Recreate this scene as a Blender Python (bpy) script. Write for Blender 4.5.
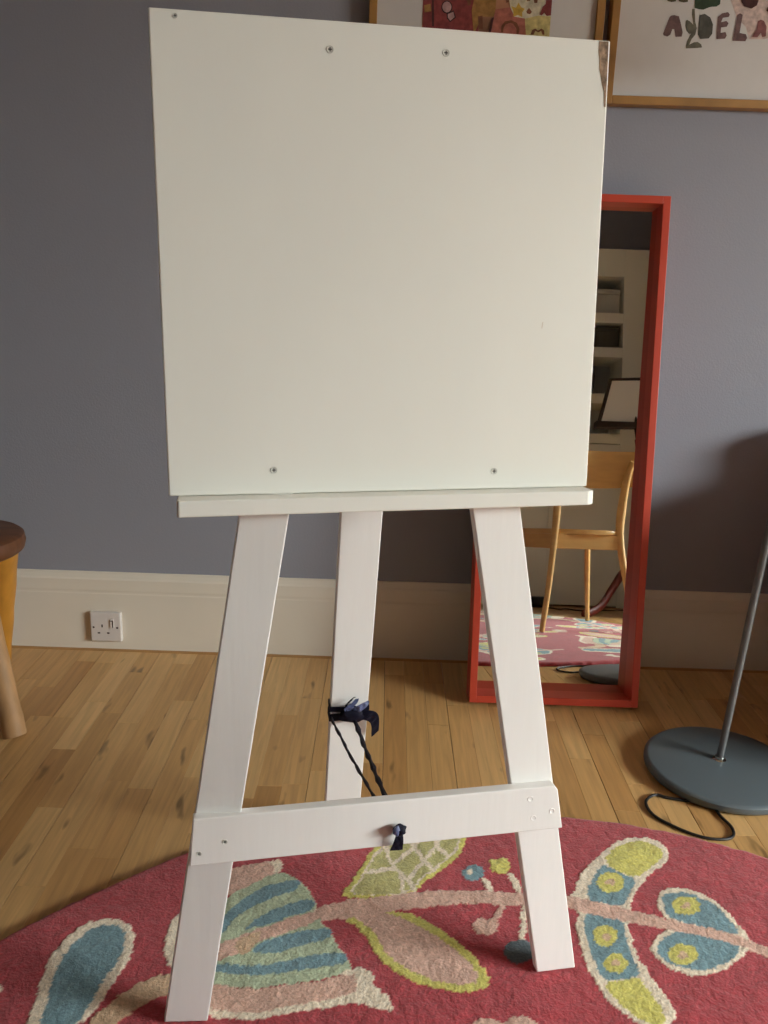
import bpy, bmesh, math, random
import numpy as np
from mathutils import Vector, Matrix
from math import sin, cos, radians, pi, atan2

for _o in list(bpy.data.objects):
    bpy.data.objects.remove(_o)
S = bpy.context.scene
COL = S.collection
random.seed(7)
RNG = np.random.default_rng(11)

# ------------------------------------------------------------------ camera
CAM_F, CAM_TILT, CAM_ROLL, CAM_H, CAM_D = 852.5, radians(15.163), radians(1.929), 1.0216, 2.2008
_fw = Vector((0, cos(CAM_TILT), -sin(CAM_TILT)))
_r0 = Vector((1, 0, 0)); _u0 = Vector((0, sin(CAM_TILT), cos(CAM_TILT)))
_r = cos(CAM_ROLL) * _r0 + sin(CAM_ROLL) * _u0
_u = -sin(CAM_ROLL) * _r0 + cos(CAM_ROLL) * _u0
cam_data = bpy.data.cameras.new('camera')
cam = bpy.data.objects.new('camera', cam_data); COL.objects.link(cam)
cam_data.sensor_fit = 'HORIZONTAL'; cam_data.sensor_width = 36.0
cam_data.lens = CAM_F / 768.0 * 36.0
cam_data.clip_start = 0.02
cam.matrix_world = Matrix(((_r.x, _u.x, -_fw.x, 0), (_r.y, _u.y, -_fw.y, -CAM_D), (_r.z, _u.z, -_fw.z, CAM_H), (0, 0, 0, 1)))
S.camera = cam

# ------------------------------------------------------------------ light
S.view_settings.view_transform = 'Standard'
S.view_settings.look = 'None'
S.view_settings.gamma = 1.0
S.view_settings.exposure = 0.0
S.view_settings.use_curve_mapping = False
world = bpy.data.worlds.new('world'); S.world = world
world.use_nodes = True
world.node_tree.nodes['Background'].inputs[0].default_value = (0.75, 0.86, 1.0, 1)
world.node_tree.nodes['Background'].inputs[1].default_value = 0.6

def area_light(name, loc, aim, w, h, power, col):
    d = bpy.data.lights.new(name, 'AREA'); d.shape = 'RECTANGLE'; d.size = w; d.size_y = h
    d.energy = power; d.color = col
    o = bpy.data.objects.new(name, d); COL.objects.link(o)
    o.location = loc
    o.rotation_euler = (Vector(aim) - Vector(loc)).to_track_quat('-Z', 'Y').to_euler()
    return o
WIN_Y0, WIN_Y1, WIN_Z0, WIN_Z1, WALL_X = -3.3, -1.5, 0.35, 1.85, 3.6
SKY_X = WALL_X + 1.7                     # daylight from the open sky above the houses across the street; the window opening crops it
area_light('sky_daylight', (SKY_X, -2.9, 2.68), (0, -1.4, 0.9), 7.0, 2.3, 3480, (0.94, 1.0, 0.96))

# ------------------------------------------------------------------ helpers
def lin(c):
    c /= 255.0
    return c / 12.92 if c <= 0.04045 else ((c + 0.055) / 1.055) ** 2.4
def rgb(r, g, b):
    return (lin(r), lin(g), lin(b), 1.0)

def mat(name, color, rough=0.6, metal=0.0, noise=0.0, nscale=8.0, bump=0.0, bscale=60.0, coat=0.0, stretch=(1, 1, 1), sheen=0.0, spec=0.5):
    m = bpy.data.materials.new(name); m.use_nodes = True
    nt = m.node_tree; p = nt.nodes['Principled BSDF']
    p.inputs['Base Color'].default_value = color
    p.inputs['Roughness'].default_value = rough
    p.inputs['Metallic'].default_value = metal
    p.inputs['Coat Weight'].default_value = coat
    p.inputs['Sheen Weight'].default_value = sheen
    p.inputs['Specular IOR Level'].default_value = spec
    tc = nt.nodes.new('ShaderNodeTexCoord'); mp = nt.nodes.new('ShaderNodeMapping')
    mp.inputs['Scale'].default_value = stretch
    nt.links.new(tc.outputs['Object'], mp.inputs['Vector'])
    if noise > 0:
        n = nt.nodes.new('ShaderNodeTexNoise'); n.inputs['Scale'].default_value = nscale; n.inputs['Detail'].default_value = 5
        nt.links.new(mp.outputs[0], n.inputs['Vector'])
        r = nt.nodes.new('ShaderNodeMapRange'); r.inputs['From Min'].default_value = 0.3; r.inputs['From Max'].default_value = 0.7
        r.inputs['To Min'].default_value = 1 - noise; r.inputs['To Max'].default_value = 1 + noise
        nt.links.new(n.outputs['Fac'], r.inputs['Value'])
        mx = nt.nodes.new('ShaderNodeVectorMath'); mx.operation = 'SCALE'
        mx.inputs[0].default_value = color[:3]
        nt.links.new(r.outputs[0], mx.inputs['Scale'])
        nt.links.new(mx.outputs[0], p.inputs['Base Color'])
    if bump > 0:
        n2 = nt.nodes.new('ShaderNodeTexNoise'); n2.inputs['Scale'].default_value = bscale; n2.inputs['Detail'].default_value = 3
        nt.links.new(mp.outputs[0], n2.inputs['Vector'])
        b = nt.nodes.new('ShaderNodeBump'); b.inputs['Strength'].default_value = bump; b.inputs['Distance'].default_value = 0.002
        nt.links.new(n2.outputs['Fac'], b.inputs['Height'])
        nt.links.new(b.outputs[0], p.inputs['Normal'])
    return m

def obj(name, bm, material, parent=None, smooth=False):
    me = bpy.data.meshes.new(name)
    bmesh.ops.recalc_face_normals(bm, faces=bm.faces)
    bm.to_mesh(me); bm.free()
    if smooth:
        me.polygons.foreach_set('use_smooth', [True] * len(me.polygons))
        try:
            me.set_sharp_from_angle(angle=radians(40))
        except Exception:
            pass
    if material: me.materials.append(material)
    o = bpy.data.objects.new(name, me); COL.objects.link(o)
    if parent is not None: o.parent = parent
    return o
def thing(name, label, cat, loc=(0, 0, 0), group=None):
    o = bpy.data.objects.new(name, None); COL.objects.link(o); o.location = loc
    o.empty_display_size = 0.1
    return tag(o, label, cat, group)
def tag(o, label, cat, group=None):
    o['label'] = label; o['category'] = cat
    if group: o['group'] = group
    return o
def structure(o):
    o['kind'] = 'structure'; return o

def bevel(bm, w, seg=2):
    if w > 0:
        bmesh.ops.bevel(bm, geom=list(bm.edges), offset=w, segments=seg, affect='EDGES', profile=0.5, clamp_overlap=True)
    return bm
def box_bm(x0, x1, y0, y1, z0, z1, bv=0.0, seg=2, bm=None):
    b = bmesh.new()
    v = [b.verts.new(p) for p in ((x0, y0, z0), (x1, y0, z0), (x1, y1, z0), (x0, y1, z0), (x0, y0, z1), (x1, y0, z1), (x1, y1, z1), (x0, y1, z1))]
    for f in ((0, 3, 2, 1), (4, 5, 6, 7), (0, 1, 5, 4), (1, 2, 6, 5), (2, 3, 7, 6), (3, 0, 4, 7)):
        b.faces.new([v[i] for i in f])
    return bevel(b, bv, seg)
def prism_bm(bottom, top, bv=0.0, seg=2):
    b = bmesh.new()
    lo = [b.verts.new(p) for p in bottom]; hi = [b.verts.new(p) for p in top]
    b.faces.new(lo[::-1]); b.faces.new(hi)
    n = len(lo)
    for i in range(n):
        b.faces.new((lo[i], lo[(i + 1) % n], hi[(i + 1) % n], hi[i]))
    return bevel(b, bv, seg)
def lathe_bm(prof, n=48, bm=None, at=(0, 0, 0)):
    b = bm or bmesh.new(); rings = []
    for r, z in prof:
        if r < 1e-6: rings.append([b.verts.new((at[0], at[1], at[2] + z))])
        else: rings.append([b.verts.new((at[0] + r * cos(2 * pi * i / n), at[1] + r * sin(2 * pi * i / n), at[2] + z)) for i in range(n)])
    for a, c in zip(rings, rings[1:]):
        for i in range(n):
            j = (i + 1) % n
            if len(a) == 1 and len(c) == 1: continue
            if len(a) == 1: b.faces.new((a[0], c[i], c[j]))
            elif len(c) == 1: b.faces.new((a[i], a[j], c[0]))
            else: b.faces.new((a[i], a[j], c[j], c[i]))
    return b
def catmull(pts, k=6):
    pts = [Vector(p) for p in pts]; out = []
    for i in range(len(pts) - 1):
        p0 = pts[max(i - 1, 0)]; p1 = pts[i]; p2 = pts[i + 1]; p3 = pts[min(i + 2, len(pts) - 1)]
        for j in range(k):
            t = j / k
            out.append(0.5 * ((2 * p1) + (-p0 + p2) * t + (2 * p0 - 5 * p1 + 4 * p2 - p3) * t * t + (-p0 + 3 * p1 - 3 * p2 + p3) * t ** 3))
    out.append(pts[-1]); return out
def tube_bm(pts, rad, n=10, flat=None, up=None):
    """A swept tube; rad is one radius or one per point; flat=(a,b) scales the section (a ribbon)."""
    b = bmesh.new(); pts = [Vector(p) for p in pts]; rings = []
    rad = [rad] * len(pts) if isinstance(rad, (int, float)) else rad
    ref = Vector(up) if up else Vector((0.31, 0.2, 0.93))
    for i, p in enumerate(pts):
        t = (pts[min(i + 1, len(pts) - 1)] - pts[max(i - 1, 0)]).normalized()
        x = t.cross(ref)
        if x.length < 1e-4: x = t.cross(Vector((1, 0, 0)))
        x.normalize(); y = x.cross(t).normalized()
        fa, fb = flat or (1, 1)
        rings.append([b.verts.new(p + (x * cos(2 * pi * k / n) * fa + y * sin(2 * pi * k / n) * fb) * rad[i]) for k in range(n)])
    for a, c in zip(rings, rings[1:]):
        for k in range(n):
            b.faces.new((a[k], a[(k + 1) % n], c[(k + 1) % n], c[k]))
    b.faces.new(rings[0][::-1]); b.faces.new(rings[-1])
    return b
def quads_bm(rows):
    """A sheet from rows of points."""
    b = bmesh.new(); R = [[b.verts.new(p) for p in r] for r in rows]
    for a, c in zip(R, R[1:]):
        for i in range(len(a) - 1): b.faces.new((a[i], a[i + 1], c[i + 1], c[i]))
    return b
def solid(bm, t):
    bmesh.ops.recalc_face_normals(bm, faces=bm.faces)
    bmesh.ops.solidify(bm, geom=list(bm.faces), thickness=t); return bm

# ------------------------------------------------------------------ materials
M_WALL = mat('blue_grey_wall_paint', rgb(147, 148, 158), rough=0.85, noise=0.02, nscale=3, bump=0.25, bscale=220, spec=0.25)
M_SKIRT = mat('off_white_gloss_paint', rgb(226, 217, 203), rough=0.45, noise=0.02, nscale=6, bump=0.05, bscale=90)
M_CEIL = mat('ceiling_white', rgb(235, 232, 226), rough=0.9)
M_WHITE = mat('white_easel_paint', rgb(246, 243, 240), rough=0.5, noise=0.015, nscale=14, bump=0.22, bscale=55, stretch=(1, 1, 0.08))
M_BOARD = mat('white_board_paint', rgb(247, 245, 237), rough=0.55, noise=0.02, nscale=5, bump=0.10, bscale=40, stretch=(1, 1, 0.5))
M_WORN = mat('worn_bare_board', rgb(158, 130, 106), rough=0.8, noise=0.6, nscale=110, bump=0.5, bscale=200)
M_SCREW = mat('painted_screw', rgb(214, 212, 204), rough=0.45)
M_SCREWSLOT = mat('screw_slot', rgb(70, 68, 66), rough=0.5, metal=0.5)
M_RED = mat('red_mirror_lacquer', rgb(188, 66, 45), rough=0.4, noise=0.03, nscale=5)
M_GLASS = bpy.data.materials.new('mirror_glass'); M_GLASS.use_nodes = True
_p = M_GLASS.node_tree.nodes['Principled BSDF']
_p.inputs['Base Color'].default_value = (0.83, 0.85, 0.83, 1); _p.inputs['Metallic'].default_value = 1; _p.inputs['Roughness'].default_value = 0.012
M_LAMP = mat('grey_blue_lamp_metal', rgb(92, 102, 108), rough=0.42, noise=0.04, nscale=3, bump=0.06, bscale=300)
M_POLE = mat('grey_lamp_pole', rgb(104, 106, 108), rough=0.4, metal=0.3)
M_CHROME = mat('bright_collar', rgb(205, 205, 200), rough=0.22, metal=1)
M_BLACK = mat('black_rubber', rgb(28, 26, 26), rough=0.5)
M_OAK = mat('gold_oak_frame', rgb(158, 116, 62), rough=0.5, noise=0.18, nscale=14, stretch=(1, 1, 1))
M_PAPER = mat('warm_grey_paper', rgb(204, 201, 200), rough=0.9, noise=0.015, nscale=30)
M_STOOLTOP = mat('dark_stool_wood', rgb(98, 60, 36), rough=0.5, noise=0.25, nscale=14, stretch=(1, 4, 1))
M_STOOLLEG = mat('honey_stool_wood', rgb(184, 126, 46), rough=0.5, noise=0.16, nscale=10, stretch=(3, 3, 0.6))
M_STOOLLEG2 = mat('weathered_stool_wood', rgb(176, 136, 94), rough=0.6, noise=0.16, nscale=16, stretch=(3, 3, 0.5))
M_SOCKET = mat('white_socket_plastic', rgb(216, 208, 204), rough=0.3)
M_SLOT = mat('socket_hole', rgb(62, 46, 42), rough=0.6)
M_NAVY = mat('navy_ribbon', rgb(15, 14, 34), rough=0.7, noise=0.3, nscale=60, spec=0.25)
M_NAVYLT = mat('shiny_blue_grey_ribbon', rgb(92, 102, 140), rough=0.4, noise=0.3, nscale=60)
M_CORD = mat('dark_cord', rgb(34, 28, 40), rough=0.7, noise=0.3, nscale=80)
M_CHAIR = mat('pale_oak_chair', rgb(214, 170, 104), rough=0.42, noise=0.08, nscale=9, stretch=(1, 1, 5))
M_DARKWOOD = mat('dark_red_wood', rgb(96, 30, 22), rough=0.4, noise=0.15, nscale=10)
M_BLACKWOOD = mat('near_black_wood', rgb(42, 24, 18), rough=0.4, noise=0.15, nscale=10)
M_CUP = mat('cream_cupboard_paint', rgb(232, 230, 216), rough=0.6)
M_BOXGREY = mat('grey_card', rgb(182, 180, 172), rough=0.8)
M_BOXDARK = mat('dark_card', rgb(74, 72, 62), rough=0.8)

def plank_material():
    m = bpy.data.materials.new('beech_strip_wood'); m.use_nodes = True
    nt = m.node_tree; N = nt.nodes; L = nt.links; p = N['Principled BSDF']
    oi = N.new('ShaderNodeObjectInfo'); ge = N.new('ShaderNodeNewGeometry'); tc = N.new('ShaderNodeTexCoord')
    ad = N.new('ShaderNodeMath'); ad.operation = 'ADD'
    L.new(oi.outputs['Random'], ad.inputs[0]); L.new(ge.outputs['Random Per Island'], ad.inputs[1])
    fr = N.new('ShaderNodeMath'); fr.operation = 'FRACT'; L.new(ad.outputs[0], fr.inputs[0])
    cr = N.new('ShaderNodeValToRGB'); e = cr.color_ramp.elements
    e[0].position = 0; e[0].color = rgb(184, 138, 84); e[1].position = 1; e[1].color = rgb(218, 178, 122)
    for pos, c in ((0.12, (190, 144, 90)), (0.3, (200, 156, 100)), (0.55, (204, 160, 104)), (0.8, (210, 168, 112))):
        k = e.new(pos); k.color = rgb(*c)
    L.new(fr.outputs[0], cr.inputs[0])
    sc = N.new('ShaderNodeVectorMath'); sc.operation = 'SCALE'; sc.inputs[0].default_value = (37, 53, 11); L.new(fr.outputs[0], sc.inputs['Scale'])
    va = N.new('ShaderNodeVectorMath'); va.operation = 'ADD'; L.new(tc.outputs['Object'], va.inputs[0]); L.new(sc.outputs[0], va.inputs[1])
    mp = N.new('ShaderNodeMapping'); mp.inputs['Scale'].default_value = (60, 3.2, 1); L.new(va.outputs[0], mp.inputs['Vector'])
    n1 = N.new('ShaderNodeTexNoise'); n1.inputs['Scale'].default_value = 1.6; n1.inputs['Detail'].default_value = 6; n1.inputs['Distortion'].default_value = 0.6
    L.new(mp.outputs[0], n1.inputs['Vector'])
    r1 = N.new('ShaderNodeMapRange'); r1.inputs['From Min'].default_value = 0.3; r1.inputs['From Max'].default_value = 0.72; r1.inputs['To Min'].default_value = 0.84; r1.inputs['To Max'].default_value = 1.12
    L.new(n1.outputs['Fac'], r1.inputs['Value'])
    # knots and dark streaks: rare
    mp2 = N.new('ShaderNodeMapping'); mp2.inputs['Scale'].default_value = (30, 8, 1); L.new(va.outputs[0], mp2.inputs['Vector'])
    n2 = N.new('ShaderNodeTexNoise'); n2.inputs['Scale'].default_value = 0.9; n2.inputs['Detail'].default_value = 2; L.new(mp2.outputs[0], n2.inputs['Vector'])
    r2 = N.new('ShaderNodeMapRange'); r2.inputs['From Min'].default_value = 0.655; r2.inputs['From Max'].default_value = 0.74; r2.inputs['To Min'].default_value = 1.0; r2.inputs['To Max'].default_value = 0.42
    L.new(n2.outputs['Fac'], r2.inputs['Value'])
    mu = N.new('ShaderNodeMath'); mu.operation = 'MULTIPLY'; L.new(r1.outputs[0], mu.inputs[0]); L.new(r2.outputs[0], mu.inputs[1])
    s2 = N.new('ShaderNodeVectorMath'); s2.operation = 'SCALE'; L.new(cr.outputs[0], s2.inputs[0]); L.new(mu.outputs[0], s2.inputs['Scale'])
    L.new(s2.outputs[0], p.inputs['Base Color'])
    p.inputs['Roughness'].default_value = 0.33
    p.inputs['Specular IOR Level'].default_value = 0.4
    b = N.new('ShaderNodeBump'); b.inputs['Strength'].default_value = 0.06; b.inputs['Distance'].default_value = 0.001
    L.new(n1.outputs['Fac'], b.inputs['Height']); L.new(b.outputs[0], p.inputs['Normal'])
    return m
M_PLANK = plank_material()

def rug_material():
    m = bpy.data.materials.new('tufted_wool'); m.use_nodes = True
    nt = m.node_tree; N = nt.nodes; L = nt.links; p = N['Principled BSDF']
    at = N.new('ShaderNodeAttribute'); at.attribute_name = 'dye'
    tc = N.new('ShaderNodeTexCoord')
    n = N.new('ShaderNodeTexNoise'); n.inputs['Scale'].default_value = 240; n.inputs['Detail'].default_value = 4; L.new(tc.outputs['Object'], n.inputs['Vector'])
    n3 = N.new('ShaderNodeTexNoise'); n3.inputs['Scale'].default_value = 14; n3.inputs['Detail'].default_value = 4; L.new(tc.outputs['Object'], n3.inputs['Vector'])
    r = N.new('ShaderNodeMapRange'); r.inputs['From Min'].default_value = 0.3; r.inputs['From Max'].default_value = 0.7; r.inputs['To Min'].default_value = 0.8; r.inputs['To Max'].default_value = 1.18
    L.new(n.outputs['Fac'], r.inputs['Value'])
    r3 = N.new('ShaderNodeMapRange'); r3.inputs['From Min'].default_value = 0.3; r3.inputs['From Max'].default_value = 0.7; r3.inputs['To Min'].default_value = 0.9; r3.inputs['To Max'].default_value = 1.1
    L.new(n3.outputs['Fac'], r3.inputs['Value'])
    mu = N.new('ShaderNodeMath'); mu.operation = 'MULTIPLY'; L.new(r.outputs[0], mu.inputs[0]); L.new(r3.outputs[0], mu.inputs[1])
    s = N.new('ShaderNodeVectorMath'); s.operation = 'SCALE'; L.new(at.outputs['Color'], s.inputs[0]); L.new(mu.outputs[0], s.inputs['Scale'])
    L.new(s.outputs[0], p.inputs['Base Color'])
    p.inputs['Roughness'].default_value = 1.0; p.inputs['Specular IOR Level'].default_value = 0.1
    p.inputs['Sheen Weight'].default_value = 0.25; p.inputs['Sheen Roughness'].default_value = 0.6
    b = N.new('ShaderNodeBump'); b.inputs['Strength'].default_value = 0.6; b.inputs['Distance'].default_value = 0.003
    L.new(n.outputs['Fac'], b.inputs['Height']); L.new(b.outputs[0], p.inputs['Normal'])
    return m
M_RUG = rug_material()

# ------------------------------------------------------------------ the room
XL, XR, YB, YF, ZC = -2.1, WALL_X, 0.012, -3.62, 2.75
structure(obj('wall_back', box_bm(XL, XR, YB, YB + 0.1, -0.05, ZC), M_WALL))
structure(obj('wall_left', box_bm(XL - 0.1, XL, YF, YB + 0.1, -0.05, ZC), M_WALL))
structure(obj('wall_front', box_bm(XL, XR, YF - 0.1, YF, -0.05, ZC), M_WALL))
structure(obj('wall_light_block', box_bm(1.72, 2.15, YF, -2.50, 0, ZC), M_WALL))     # wall stub added out of view to keep window light off the bookcase
structure(obj('ceiling', box_bm(XL - 0.1, XR + 0.25, YF - 0.1, YB + 0.1, ZC, ZC + 0.08), M_CEIL))
b = bmesh.new()                               # right wall: four pieces round the window opening, one mesh
for y0, y1, z0, z1 in ((YF, YB, -0.05, WIN_Z0), (YF, YB, WIN_Z1, ZC), (YF, WIN_Y0, WIN_Z0, WIN_Z1), (WIN_Y1, YB, WIN_Z0, WIN_Z1)):
    vv = [b.verts.new(p) for p in ((XR, y0, z0), (XR, y1, z0), (XR, y1, z1), (XR, y0, z1), (XR + .25, y0, z0), (XR + .25, y1, z0), (XR + .25, y1, z1), (XR + .25, y0, z1))]
    for f in ((0, 1, 2, 3), (7, 6, 5, 4), (0, 4, 5, 1), (1, 5, 6, 2), (2, 6, 7, 3), (3, 7, 4, 0)): b.faces.new([vv[i] for i in f])
structure(obj('wall_right', b, M_WALL))
win = structure(obj('window_1', box_bm(XR - 0.06, XR + 0.06, WIN_Y0 - 0.04, WIN_Y1 + 0.04, WIN_Z0 - 0.045, WIN_Z0 - 0.002, 0.004), M_SKIRT))   # the sill board
for nm, (y0, y1, z0, z1) in (('window_frame', (WIN_Y0, WIN_Y0 + .05, WIN_Z0, WIN_Z1)), ('window_frame', (WIN_Y1 - .05, WIN_Y1, WIN_Z0, WIN_Z1)), ('window_frame', (WIN_Y0 + .05, WIN_Y1 - .05, WIN_Z1 - .05, WIN_Z1))):
    obj(nm, box_bm(XR + .02, XR + .07, y0, y1, z0, z1, .003), M_SKIRT, win)

M_PANE = bpy.data.materials.new('window_pane'); M_PANE.use_nodes = True
_n = M_PANE.node_tree.nodes; _l = M_PANE.node_tree.links; _n.remove(_n['Principled BSDF'])
_t = _n.new('ShaderNodeBsdfTransparent'); _g = _n.new('ShaderNodeBsdfGlossy'); _g.inputs['Roughness'].default_value = 0.02; _m = _n.new('ShaderNodeMixShader'); _m.inputs[0].default_value = 0.06
_l.new(_t.outputs[0], _m.inputs[1]); _l.new(_g.outputs[0], _m.inputs[2]); _l.new(_m.outputs[0], _n['Material Output'].inputs['Surface'])
_b = bmesh.new(); _b.faces.new([_b.verts.new(c) for c in ((XR + .045, WIN_Y0 + .05, WIN_Z0), (XR + .045, WIN_Y1 - .05, WIN_Z0), (XR + .045, WIN_Y1 - .05, WIN_Z1 - .05), (XR + .045, WIN_Y0 + .05, WIN_Z1 - .05))])
obj('window_pane', _b, M_PANE, win)
prof = [(0, 0), (-0.012, 0), (-0.012, 0.164), (-0.0112, 0.167), (-0.0112, 0.171), (-0.012, 0.175), (-0.012, 0.205), (-0.0095, 0.210), (-0.006, 0.220), (-0.0055, 0.2230), (-0.004, 0.2260), (0, 0.2260)]
skb = structure(obj('baseboard_back', prism_bm([(XL, YB + o, z) for o, z in prof], [(XR, YB + o, z) for o, z in prof]), M_SKIRT))
structure(obj('baseboard_left', prism_bm([(XL - o, YF, z) for o, z in prof], [(XL - o, YB - 0.013, z) for o, z in prof]), M_SKIRT))
M_BEAD = mat('floor_bead_wood', rgb(176, 128, 72), rough=0.45, noise=0.12, nscale=20)
bead = [(0, 0), (-0.014, 0), (-0.0135, 0.0006), (-0.010, 0.0012), (-0.004, 0.0015), (0, 0.0015)]
structure(obj('trim_1', prism_bm([(XL + .02, YB - .012 + o, z) for o, z in bead], [(XR, YB - .012 + o, z) for o, z in bead]), M_BEAD))

# floor: strip planks laid towards the wall
fl = structure(obj('floor', box_bm(XL, XR, YF, YB, -0.06, -0.0152), mat('subfloor', rgb(60, 44, 28), rough=0.9)))
PW = 0.0523; PX0 = 0.0164
def plank_verts(w0, w1, ln):
    c = 0.0005
    y = ln / 2 - 0.00015
    lo = [(w0, -y), (w1, -y), (w1, y), (w0, y)]
    return [(a, b_, -0.015) for a, b_ in lo] + [(a, b_, -c) for a, b_ in lo] + [(w0 + c, -y + c, 0), (w1 - c, -y + c, 0), (w1 - c, y - c, 0), (w0 + c, y - c, 0)]
PF = [(4, 5, 9, 8), (5, 6, 10, 9), (6, 7, 11, 10), (7, 4, 8, 11), (8, 9, 10, 11), (0, 1, 5, 4), (1, 2, 6, 5), (2, 3, 7, 6), (3, 0, 4, 7)]
LENS = (0.22, 0.30, 0.38, 0.46, 0.56)
pm = {}
def plank_mesh(k, ln):
    if (k, ln) not in pm:
        w0 = -PW / 2 + (0.0006 if k == 0 else 0.0001); w1 = PW / 2 - (0.0006 if k == 2 else 0.0001)
        me = bpy.data.meshes.new('plank'); me.from_pydata(plank_verts(w0, w1, ln), [], PF); me.materials.append(M_PLANK); pm[(k, ln)] = me
    return pm[(k, ln)]
restv, restf = [], []
for c in range(int((XL - PX0) / PW) - 1, int((XR - PX0) / PW) + 1):
    k = c % 3; xc = PX0 + (c + 0.5) * PW
    if xc < XL or xc > XR: continue
    y = YB - 0.013 + random.uniform(0, 0.30)
    while y > YF:
        ln = random.choice(LENS); yc = y - ln / 2
        y0, y1 = y - ln, min(y, YB - 0.001)
        if y1 > -1.02 and -1.32 < xc < 1.2:
            if y > YB - 0.001:                       # cut at the wall
                ln2 = y1 - y0
                me = bpy.data.meshes.new('plank'); me.from_pydata(plank_verts(-PW / 2 + (0.0006 if k == 0 else 0.0001), PW / 2 - (0.0006 if k == 2 else 0.0001), ln2), [], PF); me.materials.append(M_PLANK)
                o = bpy.data.objects.new('plank', me); yc = (y0 + y1) / 2
            else:
                o = bpy.data.objects.new('plank', plank_mesh(k, ln))
            COL.objects.link(o); o.location = (xc, yc, 0); o.parent = fl
        else:
            base = len(restv); yc = (max(y0, YF) + y1) / 2; l2 = y1 - max(y0, YF)
            if l2 > 0.01:
                restv += [(a + xc, b_ + yc, z) for a, b_, z in plank_verts(-PW / 2 + .0002, PW / 2 - .0002, l2)]
                restf += [tuple(i + base for i in f) for f in PF]
        y -= ln
me = bpy.data.meshes.new('plank_field'); me.from_pydata(restv, [], restf); me.materials.append(M_PLANK)
o = bpy.data.objects.new('plank_field', me); COL.objects.link(o); o.parent = fl; o['kind'] = 'stuff'
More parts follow.
